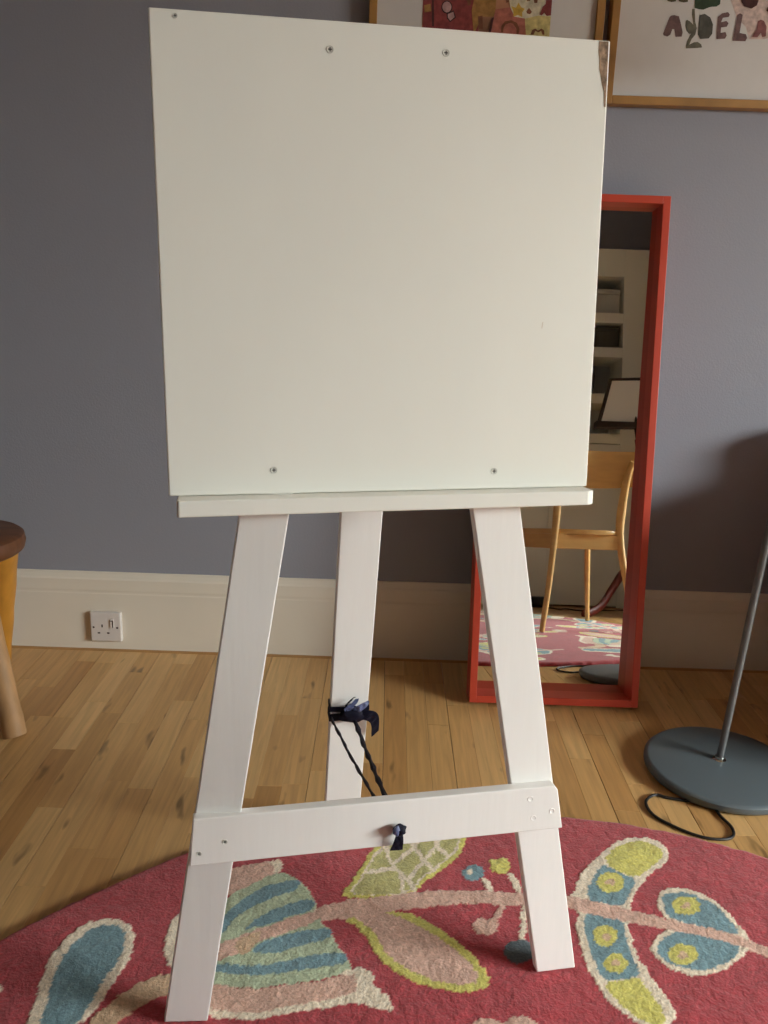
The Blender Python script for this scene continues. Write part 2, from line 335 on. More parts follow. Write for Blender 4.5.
RUG_MOTIFS=[
('paddle_leaf','cream',[(-0.471,-1.275),(-0.471,-1.255),(-0.473,-1.218),(-0.48,-1.179),(-0.485,-1.131),(-0.475,-1.093),(-0.457,-1.061),(-0.426,-1.048),(-0.395,-1.052),(-0.375,-1.071),(-0.364,-1.107),(-0.364,-1.144),(-0.374,-1.18),(-0.381,-1.214),(-0.39,-1.241),(-0.399,-1.252),(-0.402,-1.272)]),
('paddle_leaf','blue',[(-0.45,-1.274),(-0.452,-1.254),(-0.456,-1.217),(-0.462,-1.184),(-0.468,-1.137),(-0.458,-1.098),(-0.436,-1.064),(-0.407,-1.061),(-0.387,-1.075),(-0.378,-1.108),(-0.38,-1.145),(-0.392,-1.181),(-0.394,-1.215),(-0.4,-1.249),(-0.406,-1.262)]),
('stem','tan',[(-0.305,-1.157),(-0.339,-1.176),(-0.365,-1.208),(-0.383,-1.236),(-0.385,-1.254),(-0.394,-1.277),(-0.357,-1.275),(-0.352,-1.25),(-0.326,-1.22),(-0.293,-1.194),(-0.243,-1.192),(-0.251,-1.155)]),
('flower','cream',[(-0.301,-1.022),(-0.313,-1.034),(-0.322,-1.052),(-0.319,-1.092),(-0.311,-1.13),(-0.301,-1.145),(-0.251,-1.155),(-0.25,-1.02)]),
('flower','green',[(-0.268,-1.02),(-0.208,-0.959),(-0.148,-0.925),(-0.121,-0.947),(-0.089,-0.997),(-0.084,-1.038),(-0.063,-1.057),(-0.051,-1.092),(-0.034,-1.107),(-0.025,-1.142),(-0.118,-1.163),(-0.218,-1.173),(-0.24,-1.174),(-0.254,-1.128)]),
('flower','pink',[(-0.283,-0.948),(-0.247,-0.915),(-0.171,-0.891),(-0.162,-0.894),(-0.164,-0.926),(-0.176,-0.931),(-0.208,-0.959),(-0.239,-0.987),(-0.272,-0.999)]),
('flower','cream',[(-0.188,-0.894),(-0.163,-0.889),(-0.159,-0.906),(-0.163,-0.928),(-0.173,-0.933),(-0.173,-0.911)]),
('flower','green',[(-0.268,-1.02),(-0.239,-0.987),(-0.208,-0.959),(-0.176,-0.931),(-0.148,-0.922),(-0.144,-0.937),(-0.174,-0.95),(-0.205,-0.981),(-0.236,-1.029),(-0.259,-1.06)]),
('flower','blue',[(-0.259,-1.06),(-0.236,-1.029),(-0.205,-0.981),(-0.173,-0.954),(-0.138,-0.941),(-0.121,-0.947),(-0.13,-0.97),(-0.159,-0.983),(-0.191,-1.006),(-0.22,-1.038),(-0.233,-1.075),(-0.254,-1.085)]),
('flower','green',[(-0.233,-1.075),(-0.22,-1.038),(-0.191,-1.006),(-0.153,-0.986),(-0.11,-0.969),(-0.103,-0.984),(-0.132,-0.996),(-0.169,-1.019),(-0.199,-1.047),(-0.217,-1.084)]),
('flower','blue',[(-0.205,-1.067),(-0.186,-1.038),(-0.155,-1.011),(-0.103,-0.987),(-0.089,-0.997),(-0.1,-1.015),(-0.133,-1.031),(-0.174,-1.053)]),
('flower','pink',[(-0.259,-1.104),(-0.221,-1.087),(-0.191,-1.067),(-0.146,-1.041),(-0.1,-1.019),(-0.086,-1.01),(-0.084,-1.038),(-0.129,-1.064),(-0.178,-1.091),(-0.206,-1.117),(-0.244,-1.134),(-0.254,-1.128)]),
('flower','tan',[(-0.211,-1.087),(-0.173,-1.062),(-0.173,-1.079),(-0.184,-1.11),(-0.199,-1.117),(-0.209,-1.102)]),
('flower','blue',[(-0.182,-1.11),(-0.173,-1.091),(-0.129,-1.067),(-0.078,-1.053),(-0.058,-1.057),(-0.064,-1.077),(-0.103,-1.091),(-0.138,-1.108),(-0.177,-1.113)]),
('flower','green',[(-0.218,-1.127),(-0.181,-1.113),(-0.138,-1.11),(-0.103,-1.092),(-0.056,-1.08),(-0.051,-1.092),(-0.073,-1.105),(-0.123,-1.12),(-0.167,-1.133),(-0.212,-1.135)]),
('flower','blue',[(-0.25,-1.128),(-0.228,-1.133),(-0.207,-1.135),(-0.166,-1.136),(-0.122,-1.122),(-0.073,-1.107),(-0.036,-1.104),(-0.031,-1.124),(-0.071,-1.135),(-0.12,-1.146),(-0.168,-1.154),(-0.209,-1.152),(-0.245,-1.151)]),
('flower','green',[(-0.245,-1.151),(-0.208,-1.154),(-0.168,-1.156),(-0.12,-1.148),(-0.071,-1.137),(-0.031,-1.127),(-0.025,-1.139),(-0.069,-1.158),(-0.113,-1.168),(-0.16,-1.178),(-0.218,-1.175),(-0.24,-1.174)]),
('flower','cream',[(-0.237,-1.208),(-0.167,-1.219),(-0.117,-1.206),(-0.067,-1.191),(-0.043,-1.143),(-0.017,-1.13),(0.006,-1.14),(0.011,-1.154),(0.002,-1.16),(0.025,-1.179),(0.042,-1.209),(0.021,-1.211),(-0.014,-1.197),(-0.065,-1.209),(-0.115,-1.222),(-0.164,-1.235),(-0.232,-1.229)]),
('flower','pink',[(-0.246,-1.168),(-0.218,-1.175),(-0.16,-1.18),(-0.113,-1.169),(-0.069,-1.16),(-0.025,-1.142),(-0.015,-1.164),(-0.021,-1.184),(-0.066,-1.196),(-0.116,-1.211),(-0.166,-1.224),(-0.235,-1.216)]),
('stem','pink',[(-0.093,-1.012),(-0.086,-1.006),(-0.052,-0.99),(-0.002,-0.982),(0.028,-0.977),(0.048,-1.012),(0.019,-1.028),(-0.02,-1.034),(-0.05,-1.031),(-0.083,-1.04)]),
('lattice_leaf','yellow',[(-0.051,-0.973),(-0.028,-0.926),(-0.0,-0.85),(0.046,-0.794),(0.101,-0.767),(0.161,-0.771),(0.176,-0.803),(0.167,-0.849),(0.134,-0.894),(0.099,-0.93),(0.076,-0.961),(0.058,-0.975),(0.014,-0.979),(-0.035,-0.983)]),
('lattice_leaf','cream',[(-0.039,-0.976),(-0.019,-0.929),(0.007,-0.857),(0.05,-0.805),(0.101,-0.783),(0.155,-0.788),(0.166,-0.807),(0.158,-0.846),(0.127,-0.887),(0.09,-0.927),(0.063,-0.968),(0.014,-0.974)]),
('lattice_leaf','olive',[(-0.035,-0.976),(-0.017,-0.933),(0.01,-0.863),(0.053,-0.811),(0.1,-0.789),(0.151,-0.795),(0.161,-0.81),(0.153,-0.844),(0.124,-0.884),(0.087,-0.924),(0.061,-0.964),(0.014,-0.972)]),
('lattice_leaf','cream',[(0.018,-0.828),(0.024,-0.865),(0.033,-0.902),(0.061,-0.935),(0.073,-0.964),(0.079,-0.958),(0.066,-0.928),(0.038,-0.896),(0.031,-0.862),(0.025,-0.825)]),
('lattice_leaf','cream',[(-0.014,-0.924),(0.033,-0.91),(0.049,-0.914),(0.05,-0.969),(0.057,-0.968),(0.055,-0.91),(0.033,-0.899),(-0.015,-0.914)]),
('lattice_leaf','cream',[(0.036,-0.903),(0.079,-0.846),(0.103,-0.794),(0.097,-0.788),(0.074,-0.839),(0.031,-0.895)]),
('lattice_leaf','cream',[(0.053,-0.813),(0.076,-0.851),(0.09,-0.884),(0.109,-0.913),(0.114,-0.905),(0.096,-0.877),(0.082,-0.844),(0.058,-0.805)]),
('lattice_leaf','cream',[(0.09,-0.877),(0.061,-0.93),(0.066,-0.936),(0.096,-0.884)]),
('lattice_leaf','cream',[(0.096,-0.884),(0.122,-0.838),(0.138,-0.791),(0.132,-0.787),(0.116,-0.832),(0.09,-0.877)]),
('lattice_leaf','cream',[(0.104,-0.802),(0.116,-0.839),(0.136,-0.873),(0.142,-0.865),(0.122,-0.831),(0.111,-0.795)]),
('pink_leaf','yellow',[(-0.059,-1.023),(-0.043,-1.031),(-0.023,-1.045),(-0.002,-1.075),(0.011,-1.107),(0.032,-1.132),(0.063,-1.153),(0.105,-1.168),(0.143,-1.174),(0.171,-1.167),(0.183,-1.155),(0.178,-1.131),(0.165,-1.105),(0.139,-1.072),(0.107,-1.042),(0.07,-1.014),(0.036,-1.011),(-0.007,-1.012)]),
('pink_leaf','pink',[(-0.059,-1.019),(-0.031,-1.025),(-0.007,-1.043),(0.011,-1.066),(0.023,-1.096),(0.04,-1.119),(0.067,-1.138),(0.102,-1.154),(0.132,-1.16),(0.162,-1.156),(0.166,-1.136),(0.152,-1.111),(0.126,-1.078),(0.094,-1.054),(0.061,-1.029),(0.031,-1.015),(-0.008,-1.006)]),
('stem','pink',[(-0.056,-0.986),(0.014,-0.979),(0.08,-0.961),(0.148,-0.954),(0.215,-0.954),(0.269,-0.955),(0.325,-0.966),(0.319,-0.993),(0.259,-0.987),(0.211,-0.986),(0.145,-0.988),(0.092,-0.998),(0.044,-1.009),(-0.007,-1.021),(-0.054,-1.035)]),
('bud_sprig','cream',[(0.191,-0.922),(0.201,-0.918),(0.213,-0.954),(0.201,-0.957)]),
('bud_sprig','blue',[(0.2,-0.907),(0.197,-0.916),(0.191,-0.924),(0.182,-0.928),(0.174,-0.929),(0.166,-0.925),(0.161,-0.918),(0.16,-0.909),(0.163,-0.899),(0.169,-0.891),(0.177,-0.887),(0.186,-0.886),(0.194,-0.89),(0.199,-0.897)]),
('bud_sprig','cream',[(0.18,-0.906),(0.179,-0.91),(0.177,-0.913),(0.175,-0.915),(0.172,-0.915),(0.17,-0.914),(0.169,-0.91),(0.168,-0.906),(0.169,-0.902),(0.171,-0.898),(0.174,-0.896),(0.177,-0.896),(0.179,-0.898),(0.18,-0.901)]),
('bud_sprig','cream',[(0.239,-0.906),(0.25,-0.902),(0.262,-0.955),(0.251,-0.956)]),
('bud_sprig','yellow',[(0.21,-0.87),(0.23,-0.869),(0.245,-0.863),(0.249,-0.881),(0.241,-0.906),(0.229,-0.91),(0.212,-0.901)]),
('bud_sprig','pink',[(0.217,-0.984),(0.229,-0.985),(0.209,-1.026),(0.198,-1.021)]),
('bud_sprig','pink',[(0.167,-1.033),(0.179,-1.018),(0.19,-1.023),(0.203,-1.015),(0.211,-1.028),(0.207,-1.046),(0.192,-1.058),(0.178,-1.056),(0.167,-1.048)]),
('bud_sprig','cream',[(0.254,-0.987),(0.264,-0.987),(0.248,-1.067),(0.237,-1.064)]),
('bud_sprig','slate',[(0.261,-1.088),(0.257,-1.099),(0.249,-1.107),(0.238,-1.112),(0.227,-1.113),(0.217,-1.109),(0.211,-1.101),(0.21,-1.09),(0.214,-1.079),(0.222,-1.07),(0.233,-1.065),(0.245,-1.065),(0.255,-1.069),(0.26,-1.077)]),
('arched_leaf','cream',[(0.332,-0.986),(0.336,-0.966),(0.348,-0.952),(0.363,-0.914),(0.394,-0.872),(0.435,-0.828),(0.473,-0.798),(0.512,-0.788),(0.535,-0.796),(0.549,-0.818),(0.55,-0.842),(0.53,-0.869),(0.505,-0.889),(0.478,-0.915),(0.455,-0.947),(0.438,-0.981),(0.425,-1.013),(0.421,-1.05),(0.42,-1.095),(0.428,-1.127),(0.44,-1.163),(0.446,-1.187),(0.445,-1.201),(0.426,-1.225),(0.399,-1.228),(0.377,-1.209),(0.356,-1.186),(0.341,-1.147),(0.334,-1.105),(0.334,-1.054),(0.338,-1.024),(0.35,-0.998)]),
('arched_leaf','yellow',[(0.421,-0.863),(0.45,-0.827),(0.48,-0.807),(0.513,-0.802),(0.534,-0.815),(0.54,-0.838),(0.52,-0.862),(0.494,-0.886),(0.471,-0.905),(0.451,-0.899),(0.435,-0.885)]),
('arched_leaf','blue',[(0.417,-0.871),(0.435,-0.886),(0.453,-0.901),(0.467,-0.909),(0.45,-0.941),(0.43,-0.978),(0.403,-0.976),(0.366,-0.968),(0.383,-0.923)]),
('arched_leaf','yellow',[(0.445,-0.92),(0.439,-0.932),(0.43,-0.942),(0.418,-0.947),(0.407,-0.948),(0.398,-0.943),(0.393,-0.934),(0.393,-0.923),(0.399,-0.911),(0.408,-0.901),(0.42,-0.895),(0.431,-0.895),(0.44,-0.899),(0.445,-0.909)]),
('arched_leaf','tan',[(0.428,-0.92),(0.426,-0.924),(0.423,-0.928),(0.419,-0.93),(0.415,-0.93),(0.412,-0.928),(0.41,-0.925),(0.411,-0.921),(0.413,-0.916),(0.416,-0.913),(0.42,-0.91),(0.424,-0.91),(0.427,-0.912),(0.428,-0.915)]),
('arched_leaf','blue',[(0.362,-0.998),(0.418,-1.007),(0.413,-1.05),(0.412,-1.096),(0.414,-1.131),(0.388,-1.137),(0.356,-1.145),(0.349,-1.104),(0.347,-1.053),(0.349,-1.023)]),
('arched_leaf','yellow',[(0.399,-1.049),(0.394,-1.06),(0.387,-1.068),(0.378,-1.073),(0.369,-1.073),(0.362,-1.069),(0.359,-1.061),(0.359,-1.051),(0.363,-1.04),(0.371,-1.031),(0.38,-1.026),(0.389,-1.025),(0.396,-1.03),(0.4,-1.038)]),
('arched_leaf','tan',[(0.388,-1.051),(0.387,-1.055),(0.384,-1.058),(0.381,-1.06),(0.378,-1.06),(0.375,-1.058),(0.374,-1.055),(0.374,-1.052),(0.376,-1.048),(0.378,-1.045),(0.382,-1.043),(0.385,-1.043),(0.387,-1.045),(0.388,-1.048)]),
('arched_leaf','yellow',[(0.402,-1.107),(0.397,-1.115),(0.39,-1.122),(0.381,-1.126),(0.372,-1.127),(0.365,-1.123),(0.361,-1.117),(0.361,-1.109),(0.365,-1.1),(0.372,-1.093),(0.381,-1.089),(0.391,-1.089),(0.398,-1.092),(0.402,-1.099)]),
('arched_leaf','tan',[(0.39,-1.107),(0.388,-1.11),(0.386,-1.112),(0.383,-1.114),(0.38,-1.114),(0.377,-1.113),(0.376,-1.11),(0.376,-1.107),(0.377,-1.104),(0.38,-1.101),(0.383,-1.1),(0.386,-1.1),(0.388,-1.101),(0.39,-1.103)]),
('arched_leaf','yellow',[(0.355,-1.147),(0.388,-1.139),(0.413,-1.133),(0.42,-1.168),(0.429,-1.197),(0.426,-1.214),(0.412,-1.223),(0.399,-1.215),(0.373,-1.195),(0.359,-1.166)]),
('heart_leaf','cream',[(0.492,-0.952),(0.51,-0.934),(0.534,-0.928),(0.56,-0.934),(0.586,-0.954),(0.604,-0.992),(0.614,-1.035),(0.615,-1.053),(0.597,-1.076),(0.56,-1.106),(0.525,-1.123),(0.494,-1.127),(0.468,-1.118),(0.45,-1.097),(0.445,-1.078),(0.453,-1.057),(0.472,-1.039),(0.492,-1.029),(0.491,-0.998),(0.486,-0.976)]),
('heart_leaf','blue',[(0.497,-0.959),(0.515,-0.943),(0.539,-0.94),(0.564,-0.949),(0.586,-0.968),(0.599,-1.005),(0.604,-1.038),(0.576,-1.031),(0.535,-1.019),(0.495,-1.005),(0.494,-0.988)]),
('heart_leaf','blue',[(0.481,-1.044),(0.504,-1.033),(0.539,-1.035),(0.57,-1.046),(0.594,-1.057),(0.584,-1.077),(0.554,-1.1),(0.519,-1.115),(0.49,-1.115),(0.464,-1.105),(0.453,-1.083),(0.462,-1.062)]),
('heart_leaf','yellow',[(0.56,-0.973),(0.554,-0.983),(0.545,-0.991),(0.533,-0.996),(0.523,-0.996),(0.514,-0.992),(0.51,-0.985),(0.511,-0.975),(0.516,-0.965),(0.526,-0.956),(0.537,-0.951),(0.549,-0.951),(0.557,-0.955),(0.561,-0.963)]),
('heart_leaf','tan',[(0.545,-0.972),(0.543,-0.976),(0.54,-0.978),(0.536,-0.98),(0.532,-0.98),(0.529,-0.979),(0.528,-0.976),(0.528,-0.973),(0.53,-0.969),(0.534,-0.967),(0.537,-0.965),(0.541,-0.965),(0.544,-0.966),(0.545,-0.969)]),
('heart_leaf','yellow',[(0.518,-1.084),(0.512,-1.094),(0.503,-1.102),(0.492,-1.106),(0.481,-1.107),(0.473,-1.103),(0.469,-1.096),(0.469,-1.086),(0.475,-1.076),(0.484,-1.068),(0.496,-1.063),(0.507,-1.062),(0.515,-1.066),(0.519,-1.074)]),
('heart_leaf','tan',[(0.503,-1.084),(0.501,-1.088),(0.498,-1.091),(0.494,-1.093),(0.49,-1.093),(0.487,-1.092),(0.486,-1.089),(0.486,-1.085),(0.488,-1.082),(0.491,-1.078),(0.495,-1.077),(0.499,-1.076),(0.502,-1.078),(0.504,-1.081)]),
('stem','pink',[(0.307,-0.948),(0.34,-0.96),(0.39,-0.974),(0.433,-0.985),(0.503,-1.01),(0.576,-1.031),(0.613,-1.047),(0.636,-1.063),(0.668,-1.082),(0.659,-1.101),(0.628,-1.083),(0.601,-1.068),(0.568,-1.052),(0.495,-1.033),(0.428,-1.019),(0.361,-1.001),(0.336,-0.989),(0.302,-0.978)]),
('cloud_flower','pink',[(0.14,-1.248),(0.15,-1.226),(0.162,-1.217),(0.18,-1.218),(0.19,-1.225),(0.207,-1.213),(0.225,-1.212),(0.239,-1.22),(0.247,-1.24),(0.234,-1.269),(0.19,-1.283),(0.149,-1.273)]),
('cloud_flower','cream',[(0.158,-1.252),(0.182,-1.234),(0.218,-1.236),(0.23,-1.253),(0.192,-1.271)]),
('corner_leaf','cream',[(-0.603,-1.161),(-0.547,-1.182),(-0.531,-1.19),(-0.527,-1.197),(-0.533,-1.204),(-0.571,-1.227)])]
LETTER_SHAPES=[('wash', [(0.7447, 1.6746), (0.8589, 1.678), (0.8717, 1.5951), (0.8363, 1.5867), (0.8039, 1.5857), (0.7921, 1.611), (0.7693, 1.6285)]), ('plum', [(0.6045, 1.5908), (0.6156, 1.6257), (0.6196, 1.629), (0.6258, 1.63), (0.6368, 1.6279), (0.6431, 1.6129), (0.6494, 1.5954), (0.6482, 1.5864), (0.6339, 1.5852), (0.6293, 1.6012), (0.6248, 1.6011), (0.6217, 1.5897), (0.615, 1.5854), (0.6067, 1.5876)]), ('leafgrey', [(0.6536, 1.6193), (0.6564, 1.6213), (0.663, 1.6183), (0.6769, 1.6075), (0.6752, 1.5929), (0.6645, 1.5926), (0.6574, 1.5988), (0.6539, 1.6084)]), ('leafgrey', [(0.6648, 1.6439), (0.6708, 1.6441), (0.6731, 1.6314), (0.6751, 1.6187), (0.6809, 1.6044), (0.679, 1.5914), (0.6713, 1.5815), (0.668, 1.5716), (0.6661, 1.5651), (0.6604, 1.5649), (0.6618, 1.5779), (0.6667, 1.5894), (0.6742, 1.6009), (0.6703, 1.6169), (0.6656, 1.6328)]), ('leafgrey', [(0.6604, 1.5649), (0.6673, 1.57), (0.6775, 1.5752), (0.6863, 1.5762), (0.695, 1.5716), (0.6977, 1.5652), (0.6861, 1.5637), (0.6611, 1.562)]), ('green', [(0.6675, 1.6742), (0.6702, 1.6457), (0.6794, 1.6436), (0.6902, 1.6428), (0.7038, 1.6483), (0.7211, 1.652), (0.7262, 1.6537), (0.7241, 1.6759)]), ('green', [(0.6926, 1.673), (0.6934, 1.6515), (0.7078, 1.6492), (0.7198, 1.6501), (0.7271, 1.6561), (0.7267, 1.674)]), ('slate', [(0.6836, 1.6317), (0.6949, 1.6345), (0.7083, 1.6277), (0.7165, 1.6135), (0.7173, 1.5942), (0.7105, 1.5843), (0.6909, 1.5824), (0.6847, 1.5916), (0.6836, 1.6141)]), ('plum', [(0.7257, 1.629), (0.7338, 1.6365), (0.7475, 1.6396), (0.7523, 1.6343), (0.7499, 1.6297), (0.737, 1.6275), (0.7342, 1.6183), (0.746, 1.6214), (0.7517, 1.617), (0.7486, 1.6097), (0.7357, 1.6075), (0.7362, 1.5965), (0.7471, 1.5987), (0.7511, 1.5915), (0.7479, 1.585), (0.7284, 1.5831)]), ('plum', [(0.7694, 1.6348), (0.775, 1.6381), (0.7815, 1.6352), (0.7797, 1.5978), (0.7943, 1.5955), (0.7984, 1.5883), (0.7954, 1.5809), (0.7658, 1.5809), (0.7668, 1.5956)]), ('rose', [(0.8093, 1.5905), (0.8171, 1.6063), (0.8178, 1.6227), (0.8243, 1.6265), (0.8318, 1.624), (0.8396, 1.6124), (0.8406, 1.5924), (0.8327, 1.5903), (0.8283, 1.5993), (0.8216, 1.5899)]), ('darkplum', [(0.7698, 1.6753), (0.7744, 1.6611), (0.7821, 1.6524), (0.7989, 1.648), (0.811, 1.655), (0.8134, 1.6659), (0.8118, 1.6766)]), ('olive', [(0.6041, 1.6691), (0.6064, 1.6578), (0.6164, 1.656), (0.6259, 1.6579), (0.6254, 1.6697)]), ('olive', [(0.6298, 1.6699), (0.6322, 1.6581), (0.644, 1.656), (0.6531, 1.6576), (0.652, 1.6705)]), ('darkplum', [(0.8356, 1.6522), (0.8337, 1.6449), (0.8426, 1.6397), (0.8427, 1.6524)])]
PAINTING_SHAPES=[('crimson', [(0.0481, 1.6596), (0.1655, 1.6631), (0.1658, 1.6241), (0.1789, 1.6133), (0.1806, 1.553), (0.0522, 1.5491)]), ('ochre', [(0.0526, 1.6328), (0.0671, 1.6361), (0.0695, 1.6212), (0.0544, 1.618)]), ('darkplum', [(0.0692, 1.6584), (0.0733, 1.6585), (0.0776, 1.5896), (0.0724, 1.5904)]), ('black', [(0.1178, 1.6305), (0.117, 1.625), (0.1141, 1.6204), (0.1095, 1.6175), (0.1042, 1.6168), (0.099, 1.6184), (0.0948, 1.622), (0.0924, 1.6271), (0.0922, 1.6326), (0.0941, 1.6378), (0.098, 1.6416), (0.103, 1.6434), (0.1084, 1.6429), (0.1132, 1.6402), (0.1165, 1.6357)]), ('mauve', [(0.1153, 1.631), (0.1146, 1.6264), (0.1123, 1.6226), (0.1086, 1.6201), (0.1043, 1.6195), (0.1001, 1.6209), (0.0967, 1.6239), (0.0948, 1.6281), (0.0946, 1.6328), (0.0962, 1.6371), (0.0993, 1.6402), (0.1033, 1.6417), (0.1077, 1.6413), (0.1115, 1.6391), (0.1142, 1.6353)]), ('black', [(0.1046, 1.6167), (0.1208, 1.6246), (0.1265, 1.6099), (0.1138, 1.5995), (0.1061, 1.6074)]), ('mauve', [(0.1077, 1.6158), (0.12, 1.6213), (0.1237, 1.6102), (0.1139, 1.6024), (0.1085, 1.6089)]), ('ochre', [(0.169, 1.6656), (0.2163, 1.667), (0.2165, 1.6289), (0.2187, 1.614), (0.1865, 1.613), (0.1696, 1.576), (0.1619, 1.6251)]), ('brown', [(0.1472, 1.657), (0.1575, 1.6573), (0.1598, 1.637), (0.1526, 1.6349)]), ('brown', [(0.1769, 1.6133), (0.1872, 1.6154), (0.19, 1.5874), (0.1806, 1.5871)]), ('rosewash', [(0.2165, 1.6289), (0.2495, 1.6341), (0.2604, 1.6152), (0.2869, 1.6118), (0.2942, 1.5472), (0.2052, 1.5445), (0.2075, 1.5836)]), ('cream', [(0.2423, 1.6678), (0.3441, 1.6708), (0.3485, 1.6179), (0.2869, 1.6118), (0.2604, 1.6152), (0.2495, 1.6341)]), ('butter', [(0.2845, 1.6117), (0.315, 1.619), (0.3485, 1.6179), (0.3567, 1.5491), (0.2942, 1.5472)]), ('darkplum', [(0.2033, 1.5813), (0.2082, 1.6094), (0.214, 1.6128), (0.2088, 1.5815)]), ('brown', [(0.2316, 1.5822), (0.2319, 1.5951), (0.2396, 1.605), (0.2538, 1.6076), (0.2673, 1.6026), (0.2737, 1.5899), (0.2726, 1.5791), (0.2678, 1.5789), (0.2675, 1.5897), (0.2591, 1.6002), (0.2518, 1.6021), (0.2412, 1.5986), (0.237, 1.5909), (0.2369, 1.5823)]), ('yellow', [(0.2517, 1.6363), (0.2626, 1.6334), (0.2678, 1.6442), (0.2744, 1.6349), (0.283, 1.6319), (0.2776, 1.6243), (0.2783, 1.6147), (0.2685, 1.6187), (0.258, 1.6152), (0.2572, 1.6258)]), ('brown', [(0.2923, 1.6343), (0.2997, 1.626), (0.2958, 1.621), (0.2885, 1.6225), (0.287, 1.6267)]), ('brown', [(0.2357, 1.6612), (0.2475, 1.6616), (0.2452, 1.6446), (0.2394, 1.6423)]), ('brown', [(0.2842, 1.6627), (0.2949, 1.663), (0.2937, 1.6482), (0.2866, 1.6475)]), ('brown', [(0.2996, 1.6632), (0.3114, 1.6635), (0.3106, 1.6444), (0.3035, 1.6442)]), ('crimson', [(0.3177, 1.6212), (0.3231, 1.6363), (0.3297, 1.6429), (0.3304, 1.6641), (0.3446, 1.6645), (0.3464, 1.62), (0.3341, 1.6185), (0.3277, 1.6247), (0.3221, 1.6192)]), ('brown', [(0.3002, 1.5789), (0.303, 1.5886), (0.31, 1.5921), (0.3163, 1.588), (0.3243, 1.5925), (0.3306, 1.5884), (0.3321, 1.5798), (0.3277, 1.5797), (0.3235, 1.5875), (0.3178, 1.5843), (0.3104, 1.5871), (0.3067, 1.579)])]
# ------------------------------------------------------------------ the rug
RCX, RCY = 0.24, -1.79
_A = np.radians(np.array([-180., -120., -60., -15., 30., 62.7, 68.95, 76.1, 82.8, 100., 122.1, 125.2, 130.3, 135., 139.5, 180.]))
_RR = np.array([1.08, 1.02, 0.93, 0.98, 1.07, 1.081, 1.082, 1.081, 1.0735, 1.078, 1.0855, 1.082, 1.0755, 1.0745, 1.0755, 1.08])
def rug_radius(a): return np.interp(a, _A, _RR)
def value_noise(x, y, cell, seed):
    g = np.random.default_rng(seed).random((256, 256)) * 2 - 1
    u = x / cell; v = y / cell; i = np.floor(u).astype(int); j = np.floor(v).astype(int)
    a = u - i; b_ = v - j; a = a * a * (3 - 2 * a); b_ = b_ * b_ * (3 - 2 * b_)
    i %= 256; j %= 256; i2 = (i + 1) % 256; j2 = (j + 1) % 256
    return (g[i, j] * (1 - a) + g[i2, j] * a) * (1 - b_) + (g[i, j2] * (1 - a) + g[i2, j2] * a) * b_
def chaikin(p, k=1):
    p = np.array(p)
    for _ in range(k):
        q = np.roll(p, -1, 0); p = np.stack([p * .78 + q * .22, p * .22 + q * .78], 1).reshape(-1, 2)
    return p
def inside(px, py, poly):
    r = np.zeros(px.shape, bool); n = len(poly)
    for i in range(n):
        x0, y0 = poly[i]; x1, y1 = poly[(i + 1) % n]
        if y0 == y1: continue
        c = ((y0 > py) != (y1 > py)); xi = (x1 - x0) * (py - y0) / (y1 - y0) + x0
        r ^= c & (px < xi)
    return r
DYES = {'red': (172, 57, 65), 'cream': (236, 219, 195), 'blue': (114, 147, 157), 'tan': (208, 174, 140), 'pink': (216, 174, 155), 'green': (180, 192, 160), 'yellow': (210, 201, 102), 'olive': (184, 176, 112), 'slate': (84, 96, 102)}
